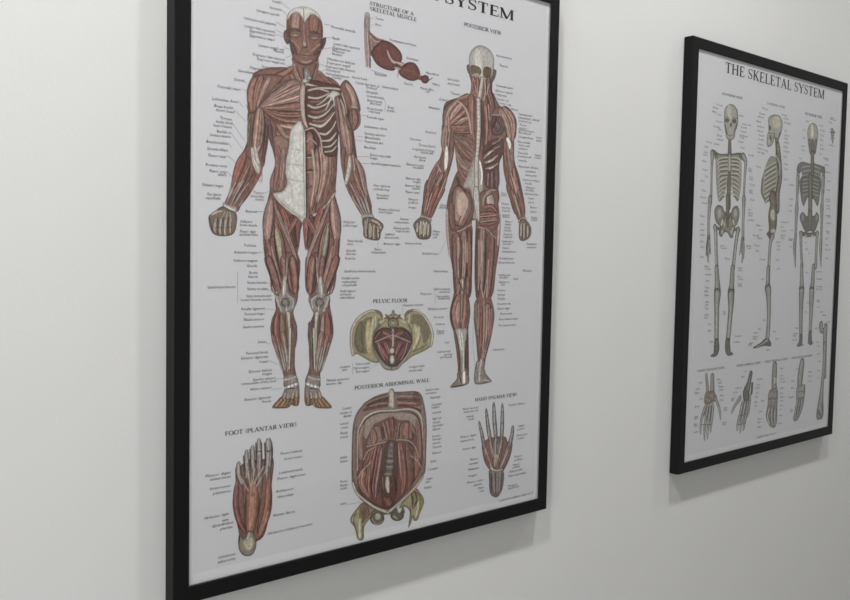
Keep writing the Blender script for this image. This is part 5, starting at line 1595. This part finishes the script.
CAPTIONS = {
 'L': """879 5772 100|Frontalis
848 5703 139|Galea temporalis
697 5645 266|Corrugator supercilii
559 5545 366|Orbicularis oculi, palpebral
569 5470 350|Levator labii superioris
624 5434 291|Zygomaticus minor
625 5389 291|Zygomaticus major
728 5309 297|Levator anguli oris
900 5284 124|Masseter
663 5210 373|Depressor labii inferioris
711 5172 326|Depressor anguli oris
764 5106 192|Sternohyoid
633 5075 135|Platysma
505 5027 213|Sternocleidomastoid
1594 5645 321|Frontalis muscle
1607 5531 103|Nasalis
1629 5474 350|Levator labii superioris
1613 5431 238|Zygomaticus
1613 5400 164|Masseter
1614 5367 133|Buccinator
1546 5304 368|Orbicularis oris, labial part
1543 5265 306|Depressor anguli
1539 5223 377|Depressor labii inferioris
1533 5188 184|Omohyoid
1534 5149 302|Sternocleidomastoid
1874 5159 202|sternal head
1613 5122 125|Trapezius
463 4935 109|Deltoid
282 4845 251|Pectoralis major
227 4720 275|Latissimus dorsi
248 4656 212|Biceps brachii,
265 4618 200|short head
311 4545 132|Triceps
269 4507 181|brachii, lateral
241 4468 200|head of muscle
278 4414 150|Brachialis or
205 4373 224|Serratus anterior
166 4305 236|Brachioradialis
180 4240 220|External oblique
189 4176 192|Flexor carpi
162 4085 231|Pronator teres
200 4028 187|Flexor carpi
291 4000 94|ulnaris
128 3890 224|Palmaris longus
182 3804 148|Flexor digitorum
164 3768 159|superficialis
681 3847 124|Tensor
652 3812 153|fasciae latae
705 3781 101|muscle
595 3658 134|Iliopsoas
538 3553 133|Adductor
533 3519 198|brevis muscle
533 3455 186|Flexor digit.
528 3425 210|superficial tendon
581 3318 140|Pectineus
472 3247 261|Adductor longus
464 3165 273|Adductor magnus
611 3112 123|Gracilis
641 3044 100|Rectus
630 3003 112|femoris
185 2904 308|Quadriceps femoris
618 2944 223|Vastus lateralis
619 2880 241|Vastus medialis
611 2808 293|Vastus intermedius under
547 2771 361|rectus femoris tendon
553 2680 273|Patellar ligament
592 2628 233|Peroneus longus
576 2571 243|Tibialis anterior
571 2499 248|Gastrocnemius
746 2339 101|Soleus
614 2231 253|Peroneus brevis
558 2184 310|Extensor digitorum
767 2136 101|longus
644 2043 270|Extensor hallucis
801 2007 117|longus
692 1958 273|Superior extensor
560 1925 405|retinaculum of the foot
664 1862 252|Inferior extensor
599 1762 308|Extensor digitorum
804 1722 106|brevis
1924 5106 328|Pectoralis minor muscle, cut
2280 5111 237|(clavicular)
2069 5075 143|Deltoid
2064 5028 169|Subscapularis
2072 4984 248|Coracobrachialis
2084 4937 214|Biceps brachii,
2121 4908 156|short head
2086 4850 218|Biceps brachii,
2108 4819 155|long head
2372 4896 91|Biceps
2361 4859 118|brachii
2084 4754 241|Pectoralis major
2049 4649 319|Latissimus dorsi
2051 4573 297|Serratus anterior
2059 4530 241|Brachialis
2920 5354 205|Myofibril
3025 5241 124|Fibre
2843 5171 212|Muscle fibre
2925 5142 61|cell
2604 5191 130|Fascicle
2181 5238 168|Epimysium
2974 4966 182|Infraspinatus
2936 4678 161|Deltoid
2697 4575 180|Teres minor
2178 5842 118|Tendon
2179 5774 81|Bone
2384 5640 387|Perimysium and fascia
2632 5479 178|Endomysium
2052 4485 267|Transversus abd.
2053 4421 162|Brachialis
2132 4346 300|Extensor carpi radialis
2132 4311 108|longus
2148 4254 429|Superficial inguinal ring muscle
2190 4013 238|Flexor digitorum
2191 3974 226|profundus deep
2233 3909 182|Pronator
2234 3879 163|quadratus
2834 4519 258|Triceps lateral
2743 4465 342|Long head of triceps
2873 4437 189|and medial
2765 4379 182|Anconeus
2839 4345 102|elbow
2654 4284 269|Extensor carpi
2756 4256 166|radialis
2648 4123 236|Extensor digit.
2764 4091 117|longus
2642 4041 232|Extensor digiti
2750 4011 117|minimi
2651 3968 212|Flexor carpi
2697 3886 144|Extensor
2698 3848 144|pollicis
2699 3794 124|longus
2261 3752 311|Abductor pollicis brevis
2271 3721 194|and longus
1784 3593 161|Adductor
1785 3556 193|pollicis longus
1841 3390 213|Vastus lateralis
1841 3355 82|muscle
1825 3282 136|Gracilis
1825 3247 136|Sartorius
1816 3198 143|Rectus fem.
2363 3476 135|Lumbrical
2356 3440 213|interossei dorsales
2338 3367 247|Abductor digiti
2211 3302 102|Flexor
2167 3269 211|retinaculum
2580 3655 130|Extensor
2495 3616 216|retinaculum
2480 3549 244|Abductor pollicis
2516 3516 213|longus tendon
2657 3380 246|Interossei dorsal
2918 3263 250|Iliotibial tract
3068 3529 126|Gluteus
3073 3495 105|medius
3074 3460 105|cut
1803 3058 434|Quadriceps femoris muscle
1777 2982 236|Patellar tendon
1778 2942 202|retinaculum
1779 2906 202|of patella
1753 2841 215|Patellar ligament
1754 2805 152|and lateral
1754 2770 197|collateral ligament
1585 1874 312|Tibialis anterior
1585 1837 211|tendon slip
4063 5734 284|Galea aponeurotica
4126 5621 154|Temporalis
4075 5368 303|Semispinalis capitis
4063 5305 315|Splenius capitis
4052 5257 225|Longissimus
4066 5203 237|Trapezius, cut
4126 5157 239|Levator scap.
4265 5108 212|Rhomboid
4492 5063 262|Supraspinatus
4487 5020 402|Infraspinatus, deltoid
4495 4977 243|Deltoid cut
4512 4930 162|Teres
4514 4888 162|minor
4500 4830 225|Rhomboid
3266 5333 198|Sternocleido-
3267 5282 199|mastoid muscle
3316 5175 156|Trapezius
3141 5079 126|Deltoid
4484 4864 306|Serratus posterior
4502 4777 295|Longissimus
4489 4713 301|Iliocostalis
4832 4799 109|Erector
4834 4762 109|spinae
4506 4672 206|Intercostal
4507 4630 206|externi
4494 4574 225|Serratus
4495 4531 263|posterior inf.
4513 4478 156|muscle
4818 4571 109|Spinal
4820 4537 109|muscle
4516 4402 379|External oblique
4642 4351 203|Quadratus
4644 4300 223|lumborum
4599 4237 331|Internal oblique
4648 4193 127|muscle
4650 4140 229|Gluteus
4651 4108 191|medius
4637 4060 274|Gluteus max.
4712 4004 115|Gemel.
4714 3952 121|sup. inf.
3186 3844 96|Gluteus
4208 4040 102|Piriform.
4209 4015 102|muscle
4212 3910 151|Obturator
4229 3861 157|internus
4230 3823 151|muscle
4238 3769 139|Quadratus
4245 3744 127|femoris
4289 3687 140|Adductor
4290 3653 122|magnus
4274 3610 122|Gracilis
4275 3576 134|muscle
4271 3526 171|Biceps fem.
4266 3492 158|long head
4243 3436 219|Semimembran.
4257 3403 207|muscle
4258 3352 122|Semitend.
4248 3306 263|Semitendinosus
4206 3217 256|Iliotibial band
4192 3166 293|Biceps femoris
4754 3889 135|Extensor
4756 3833 122|indicis
4778 3756 116|Radial
4780 3726 116|tendons
4708 3412 186|Retinaculum
4710 3368 173|extensor
4642 3060 179|Plantaris
4198 3006 213|Popliteus and
4214 2976 152|medial
4201 2917 207|Gastrocn.
4247 2887 140|cut
4467 2957 93|Sural
3101 3057 229|Hamstrings
3107 2844 268|Gastrocnemius
3174 3816 106|gluteal
3202 2809 172|lateral head
3153 2757 219|Gastrocnemius,
3189 2730 184|medial head
2900 2792 177|Triceps surae
3019 2608 316|Tibialis posterior
3119 2509 158|Peroneus
3150 2424 153|Soleus
3170 2340 124|Flexor
3171 2314 118|hallucis
3303 2196 78|Tendon
3176 2089 250|Calcaneal
3295 2050 138|tendon
3231 2019 197|(of heel)
4180 2812 153|Popliteus
4182 2756 140|Soleus
4184 2705 146|Tibialis
4186 2639 255|Posterior tib.
4188 2579 234|Flexor digit.
4243 2512 236|Peroneus
4219 2442 359|Flexor hallucis longus
4221 2363 318|Peroneus brevis
4119 2059 220|Calcaneus
2633 2663 320|Obturator internus
1771 2010 136|Levator
1798 1976 111|ani
1978 2025 204|Puborectalis
1951 1982 222|Pubococcygeus
1985 1941 185|Iliococcygeus
2741 1940 250|Coccygeus muscle
2742 1893 205|of pelvic wall
1805 1546 123|Central
1779 1498 155|tendon of
1823 1461 109|diaphragm
1781 1380 108|Lateral
1800 1336 90|arcuate
1783 1273 101|Medial
1784 1231 108|arcuate lig.
1787 1003 94|Quadratus
1788 958 101|lumborum
3011 1644 212|Inferior vena
3012 1602 169|cava foramen
3081 1545 171|Diaphragm
3108 1459 172|Oesophageal
3109 1423 128|hiatus
3128 1357 142|Aortic hiatus
3130 1286 142|Right crus
3131 1240 124|of muscle
3132 1198 172|Quadratus
3133 1156 129|lumborum
3131 1072 133|Psoas minor
3136 1033 151|Psoas major
3137 987 129|muscle
3138 938 151|Transversus
3136 866 142|Iliacus
3107 770 99|Pyriformis
1792 733 98|Psoas
1792 691 101|Iliopsoas
1793 655 90|muscle
1796 483 87|Obturator
3077 678 159|Coccygeus
3048 565 106|Levator
3039 531 111|ani
3019 463 123|Pubis
3622 1349 276|First dorsal
3637 1313 262|interosseous
3693 1249 124|Lumbricals
3721 1214 104|muscle
3592 1004 275|Flexor digiti
3593 954 240|minimi brevis
3637 848 228|Abductor digiti
3764 699 154|Flexor
3752 646 161|retinaculum
3740 576 196|Palmaris
3743 495 182|longus
3724 412 281|Flexor carpi
3836 363 177|ulnaris
3908 311 121|Ulnar
3944 269 85|artery
4431 1317 319|Tendon of flexor
4630 1022 123|Adductor
4616 981 131|pollicis
4596 899 216|Abductor
4620 859 131|brevis
4568 622 184|Flexor
4570 579 169|pollicis
4541 520 138|Opponens
4543 488 138|pollicis
4484 438 252|Abductor pollicis
4463 383 337|Flexor carpi radialis
4461 252 175|Pronator
4462 220 213|quadratus
4288 86 659|Copyright notice and publisher, all rights reserved
1023 1153 271|Flexor hallucis
1072 1090 222|brevis tendon
1009 951 296|Lumbrical muscle
985 891 354|Flexor digitorum
971 760 253|Adductor
996 699 196|hallucis oblique
942 511 269|Plantar fascia
880 333 552|Abductor hallucis tendon
174 1045 283|Flexor digiti
228 1004 226|minimi brevis
221 912 233|Interossei
257 859 197|plantares
165 628 269|Abductor digiti
360 571 74|minimi
245 533 242|Quadratus
339 488 140|plantae
312 203 200|Calcaneus
312 155 200|tuberosity""",
 'R': """566 5761 238|Coccyx
482 5699 266|Fibula
457 5633 266|Atlas
636 5604 104|Parietal
599 5493 194|Vertebra
516 5404 282|Sacrum
667 5375 105|Zygomatic
644 5273 149|Rib cage
634 5211 216|Scapula
329 5137 175|Tarsus
277 5057 127|Lumbar
565 5128 148|Sacrum
282 4968 116|Talus
1310 5665 255|Axis
1383 5532 160|Clavicle
1576 5539 113|Sacrum
1355 5479 256|Frontal
1344 5409 240|Carpus
1333 5341 288|Phalanges
1336 5302 143|Pubis
1294 5233 303|Radius
1364 5140 240|Talus
2031 5871 189|Rib cage
1938 5772 228|Maxilla
1909 5714 201|Humerus
1849 5629 254|Nasal
1895 5550 228|Humerus
1894 5475 207|Humerus
1950 5402 181|Frontal
1938 5333 188|Frontal
1945 5252 181|Carpus
1900 5180 221|Carpus
1939 5112 256|Rib cage
2155 5160 137|Rib cage
256 4925 144|Ulna
234 4825 173|Axis
243 4691 174|Carpus
336 4592 81|Radius
197 4509 214|Ulna
236 4358 174|Talus
214 4250 185|Femur
277 4164 145|Parietal
1647 4812 131|Tarsus
1650 4774 137|Phalanges
1690 4672 118|Rib cage
1693 4635 131|Sternum
1700 4545 185|Coccyx
1701 4444 118|Maxilla
1694 4404 198|Tibia
1752 4289 152|Femur
1908 4866 154|Frontal
1630 5038 183|Maxilla
1699 4120 105|Femur
1704 4061 328|Fibula
1698 4020 150|Femur
1695 3943 319|Lumbar
234 3952 147|Radius
242 3825 116|Lumbar
248 3730 139|Lumbar
253 3651 139|Radius
260 3549 116|Zygomatic
266 3459 116|Coccyx
276 3297 101|Parietal
1976 3861 199|Fibula
2081 3784 118|Cuboid
1891 3684 334|Parietal
2047 3642 173|Phalanges
1940 3511 235|Tarsus
1983 3420 254|Talus
2149 3273 230|Frontal
2702 3586 144|Nasal
2727 3518 125|Orbit
2732 3454 135|Radius
2704 3268 192|Ulna
2765 3113 116|Scapula
858 3491 114|Sacrum
881 3448 189|Vertebra
1685 3499 167|Fibula
1714 3461 132|Cervical
1016 3273 150|Fibula
403 3143 189|Atlas
421 3104 174|Coccyx
427 3014 206|Vertebra
1435 3123 155|Clavicle
1447 3083 147|Tarsus
1437 2977 112|Ischium
3573 5823 215|Orbit
3512 5656 112|Temporal
3525 5508 102|Mandible
3461 5361 183|Carpus
3494 5282 183|Tibia
3380 5132 151|Cervical
4126 5802 236|Tarsus
4187 5716 204|Sternum
4212 5624 151|Tibia
4204 5536 161|Pubis
4197 5444 215|Axis
4203 5374 183|Mandible
4191 5274 107|Femur
4370 5214 329|Patella
4417 5187 297|Femur
4437 5088 220|Radius
4461 4956 343|Mandible
4587 4795 122|Sternum
4536 4625 166|Femur
3075 4629 217|Lumbar
2706 5838 191|Rib cage
2783 5783 192|Zygomatic
2813 5709 290|Mandible
2825 5569 271|Axis
2817 5491 261|Cuboid
2812 5434 290|Orbit
2818 5368 290|Sacrum
2825 5284 281|Fibula
2831 5209 242|Coccyx
2839 5111 116|Vertebra
2874 4984 155|Phalanges
2881 4897 136|Sternum
2896 4718 136|Zygomatic
4570 6000 277|Orbit
4573 5968 266|Thoracic
4524 5902 333|Tibia
4563 5785 132|Carpus
4565 5477 278|Humerus
3097 4374 158|Phalanges
3107 4259 119|Clavicle
3115 4159 119|Rib cage
2840 3949 292|Temporal
2847 3861 97|Tarsus
2853 3795 194|Sternum
2860 3709 165|Zygomatic
2864 3661 126|Phalanges
3195 3810 110|Vertebra
3158 3659 149|Rib cage
3160 3630 149|Atlas
3170 3514 129|Vertebra
4526 4449 300|Patella
4529 4409 278|Lumbar
4565 4324 335|Pubis
4571 4266 167|Ischium
4555 4138 256|Lumbar
4574 4110 245|Cuboid
4597 3994 201|Sternum
4612 3833 134|Scapula
4615 3800 145|Talus
4598 3692 190|Axis
4593 3569 134|Radius
4590 3482 246|Thoracic
4617 3313 179|Tibia
3773 3599 83|Radius
3794 3475 126|Mandible
3921 3402 95|Thoracic
447 2912 125|Cervical
439 2803 136|Tarsus
433 2741 115|Maxilla
437 2675 136|Fibula
465 2568 115|Orbit
468 2522 105|Femur
472 2459 105|Tarsus
469 2355 126|Pubis
451 2310 126|Thoracic
573 2201 106|Coccyx
580 2094 106|Ischium
646 1902 107|Tibia
1016 2390 99|Radius
1024 2354 88|Frontal
1450 2934 172|Coccyx
1445 2850 137|Patella
1459 2814 195|Pubis
1408 1957 276|Vertebra
1387 1862 311|Ischium
2214 2926 110|Cervical
2344 2202 86|Fibula
2191 2052 98|Fibula
2046 1987 206|Pubis
2021 1921 205|Fibula
2024 1883 145|Phalanges
1910 1818 119|Fibula
1883 1789 119|Radius
2723 1981 89|Nasal
2797 1850 154|Tarsus
2498 1660 163|Tibia
3539 2009 123|Atlas
3480 1907 163|Sternum
3464 1865 163|Atlas
3457 1790 163|Rib cage
3824 3037 209|Ulna
3945 2465 169|Tarsus
3876 2301 112|Lumbar
4280 3056 305|Ischium
4294 2915 261|Mandible
4307 2770 321|Phalanges
4312 2719 335|Rib cage
4353 2509 131|Atlas
4355 2482 116|Phalanges
4365 2374 116|Femur
4310 1966 145|Pubis
4812 2075 151|Parietal
4385 1701 220|Ulna
4464 1621 118|Rib cage
4478 1473 118|Nasal
4522 1316 103|Radius
4497 2281 477|Ilium
4599 2210 268|Radius
365 1250 104|Orbit
278 1156 124|Lumbar
262 1091 135|Ilium
418 984 94|Rib cage
276 868 145|Zygomatic
286 708 104|Humerus
268 676 124|Scapula
254 582 103|Patella
276 551 104|Radius
262 451 135|Lumbar
904 1257 132|Ulna
940 1201 121|Orbit
977 1133 155|Phalanges
981 1079 144|Vertebra
1021 980 122|Fibula
1026 902 111|Talus
1157 757 112|Maxilla
1160 718 124|Carpus
1130 511 135|Sacrum
1133 477 123|Tarsus
1770 1331 83|Frontal
1689 1245 106|Fibula
1501 1062 197|Cuboid
1449 991 138|Pubis
1383 891 114|Phalanges
1385 861 91|Scapula
2218 1156 372|Tarsus
2190 1058 160|Orbit
2182 1002 147|Femur
2188 920 123|Clavicle
2170 847 122|Ischium
2164 760 110|Axis
2158 685 122|Cervical
2372 758 150|Tibia
2325 573 124|Ischium
2311 439 124|Fibula
2291 378 124|Humerus
2309 297 137|Phalanges
3037 1290 118|Phalanges
3034 1160 171|Axis
3039 1102 158|Tarsus
3058 1038 198|Vertebra
3054 925 145|Sternum
3062 833 119|Rib cage
3068 761 159|Talus
3074 689 132|Lumbar
3081 597 119|Ulna
3087 532 92|Humerus
3076 419 119|Mandible
3056 274 119|Fibula
3639 1245 83|Frontal
3469 1020 274|Talus
3467 889 136|Clavicle
3414 722 204|Patella
3475 484 137|Axis
3478 451 95|Sternum
4135 1141 144|Patella
4128 1060 172|Talus
4137 965 129|Temporal
4509 1140 103|Ilium
4522 1002 89|Thoracic
2263 113 710|Copyright, all rights reserved""",
}
HEADINGS = {
 'L': """3189 6208 1185 125|SYSTEM
3511 5994 638 46|POSTERIOR VIEW
2098 5969 630 40|STRUCTURE OF A
2103 5911 671 43|SKELETAL MUSCLE
2206 2701 504 43|PELVIC FLOOR
1968 1743 1103 43|POSTERIOR ABDOMINAL WALL
384 1423 839 44|FOOT (PLANTAR VIEW)
3832 1430 764 43|HAND (PALMAR VIEW)""",
 'R': """808 6303 3497 170|THE SKELETAL SYSTEM
737 5938 647 38|ANTERIOR VIEW
2202 5959 625 39|LATERAL VIEW
3574 5935 673 48|POSTERIOR VIEW
321 1435 822 35|HAND (PALMAR VIEW)
1525 1435 806 37|HAND (DORSAL VIEW)
2479 1436 822 38|FOOT (DORSAL VIEW)
3460 1438 806 40|FOOT (PLANTAR VIEW)""",
}
LEADERS = {
 'L': """982 5782 1080 5730
988 5712 1068 5652
926 5576 1033 5537
917 5500 1054 5457
917 5451 1094 5431
1026 5336 1105 5323
1037 5237 1136 5278
1048 5155 1137 5185
1583 5661 1510 5656
1596 5533 1397 5490
1608 5430 1440 5377
1537 5223 1380 5247
1527 5187 1382 5110
571 4935 610 4907
540 4857 604 4843
509 4737 561 4678
471 4639 594 4545
453 4501 576 4360
422 4424 564 4267
403 4320 442 4268
392 4193 486 4133
388 4037 444 3991
805 3847 882 3877
729 3664 885 3660
512 3055 518 2744
829 2942 885 2935
859 2877 904 2850
835 2675 941 2669
735 3247 795 3255
848 2330 901 2311
874 2150 993 2090
964 1944 1044 1946
916 1844 1035 1842
2266 3394 2267 3320
1917 4488 2034 4489
1943 4534 2042 4533
1965 4312 2119 4325
2002 4242 2139 4250
3133 2867 3138 2681
3188 3261 3291 3432
1936 2049 1938 1915
2637 2650 2639 2557
2183 1964 2286 2009
2159 5843 2119 5821
2161 5776 2121 5742
2134 5268 2358 5250
2321 4976 2350 4928 2324 4837
1993 4767 2083 4768
1886 467 2089 459""",
 'R': """1310 5665 1247 5658
809 5506 869 5513
808 5435 911 5439""",
}

# ------------------------------------------------------------------ the room
structure(box('wall_back', (LEFT_X - 0.12, 0.0, 0.0), (4.2, 0.12, CEIL), M_WALL))
structure(link('wall_left', *holed_wall(), M_WALL))
structure(link('window_1', *window_frame(), M_CEIL))
structure(box('floor', (LEFT_X - 0.12, -4.0, -0.1), (4.2, 0.12, 0.0), M_FLOOR))
structure(box('ceiling', (LEFT_X - 0.12, -4.0, CEIL), (4.2, 0.12, CEIL + 0.1), M_CEIL))

# ------------------------------------------------------------------ the two framed charts
def framed_chart(x, z, label):
    root = bpy.data.objects.new('framed_chart', None); COL.objects.link(root)
    root.location = (x, -HANG, z); root.empty_display_size = 0.1
    root['label'] = label; root['category'] = 'poster'; root['group'] = 'framed anatomy charts on the wall'
    frame_mesh(root)
    e = 0.0055
    box('backing_board', (-e, -0.0040, -e), (OPEN_W + e, -0.0005, OPEN_H + e), M_BOARD, root)
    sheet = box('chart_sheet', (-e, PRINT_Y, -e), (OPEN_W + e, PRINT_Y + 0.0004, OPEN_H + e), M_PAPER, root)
    g = box('glass_pane', (-e, PRINT_Y - 0.0016, -e), (OPEN_W + e, PRINT_Y - 0.0004, OPEN_H + e), M_GLASS, root)
    p = Flat(); m0, m1, m2 = 6.0, 10.0, 6.0  # lighter paper margin, with the glass reflection along the lower edge painted into it
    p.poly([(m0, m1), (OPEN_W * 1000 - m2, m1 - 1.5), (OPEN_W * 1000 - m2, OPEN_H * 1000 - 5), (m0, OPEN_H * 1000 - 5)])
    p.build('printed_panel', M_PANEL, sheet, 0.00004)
    return root, sheet

c1, s1 = framed_chart(0.0, BASE_Z, 'black framed muscle chart with red muscled figures, nearest the camera')
for key, name, lab in (('anterior', 'front_muscle_figure', 'red muscled figure seen from the front, fists down'),
                       ('posterior', 'rear_muscle_figure', 'red muscled figure seen from behind with pale skull'),
                       ('fibre', 'muscle_fibre_diagram', 'dark red muscle bundle drawn cut open'),
                       ('pelvis', 'pelvic_floor_diagram', 'olive pelvis bowl with red muscle floor'),
                       ('abdomen', 'abdominal_wall_diagram', 'open red abdomen above two thigh bones'),
                       ('hand', 'hand_diagram', 'hand with red palm and grey fingers'),
                       ('foot', 'foot_diagram', 'orange sole of a foot with grey toes')):
    draw_figure(key, name, s1, 0.5, lab)
lettering('L', s1, 4.1, 0.35)

c2, s2 = framed_chart(0.85116, BASE_Z - 0.0016, 'black framed skeleton chart with three grey skeletons, farther along the wall')
for key, name, lab in (('sk_front', 'front_skeleton_figure', 'grey skeleton seen from the front'),
                       ('sk_side', 'side_skeleton_figure', 'grey skeleton seen from the side'),
                       ('sk_back', 'rear_skeleton_figure', 'grey skeleton seen from behind'),
                       ('longbone', 'long_bone_diagram', 'single grey thigh bone'),
                       ('hands_feet', 'hand_and_foot_bones_diagram', 'row of hand and foot bones'),
                       ('vertebra', 'vertebra_diagram', 'small grey vertebra drawing')):
    draw_figure(key, name, s2, 0.8, lab)
lettering('R', s2, 4.9, 0.4)

# ------------------------------------------------------------------ light: a row of recessed ceiling downlights and daylight from the open room
def downlight(x, y, power, size=80, col=(1.0, 0.995, 0.99), rad=0.05):
    l = bpy.data.lights.new('downlight', 'SPOT'); l.energy = power; l.shadow_soft_size = rad; l.color = col
    l.spot_size = math.radians(size); l.spot_blend = 1.0
    o = bpy.data.objects.new('downlight', l); COL.objects.link(o); o.location = (x, y, CEIL - 0.005)
    return o
DAY, L0, L1, L2, AMB = LIGHTS
downlight(0.75, -LAMP_OUT, L0, CONE)
downlight(-0.30, -LAMP_OUT, L1, CONE)
downlight(1.95, -LAMP_OUT, L2, CONE)
# daylight through the window in the left wall
al = bpy.data.lights.new('window_daylight', 'AREA'); al.shape = 'RECTANGLE'; al.size = WIN_Y1 - WIN_Y0; al.size_y = WIN_Z1 - WIN_Z0
al.energy = DAY; al.color = (1.0, 1.0, 1.0)
ao = bpy.data.objects.new('window_daylight', al); COL.objects.link(ao)
ao.location = (LEFT_X - 0.05, (WIN_Y0 + WIN_Y1) / 2, (WIN_Z0 + WIN_Z1) / 2)
ao.rotation_euler = (math.pi / 2, 0, -math.pi / 2)
w = bpy.data.worlds.new('room_light'); SC.world = w; w.use_nodes = True
w.node_tree.nodes['Background'].inputs['Color'].default_value = (1.0, 1.0, 0.97, 1)
w.node_tree.nodes['Background'].inputs['Strength'].default_value = AMB

# ------------------------------------------------------------------ camera
def camera():
    yaw, pitch, roll, f = 0.71090829, -0.05574818, 0.01870278, 879.02578
    fw = Vector((math.sin(yaw) * math.cos(pitch), math.cos(yaw) * math.cos(pitch), math.sin(pitch)))
    r = Vector((math.cos(yaw), -math.sin(yaw), 0)); u = r.cross(fw)
    c, s = math.cos(roll), math.sin(roll)
    r2 = c * r + s * u; u2 = -s * r + c * u
    cd = bpy.data.cameras.new('camera'); cd.sensor_width = 36; cd.sensor_fit = 'HORIZONTAL'
    cd.lens = 36 * f / 850; cd.clip_start = 0.02
    o = bpy.data.objects.new('camera', cd); COL.objects.link(o)
    mw = Matrix((r2, u2, -fw)).transposed().to_4x4(); mw.translation = Vector((-0.37701222, -0.79493877 - HANG, 0.32967415 + BASE_Z))
    o.matrix_world = mw
    SC.camera = o
camera()
SC.view_settings.view_transform = 'Standard'
SC.view_settings.look = 'None'
SC.view_settings.exposure = 0.0
SC.view_settings.gamma = 1.0
SC.view_settings.use_curve_mapping = False
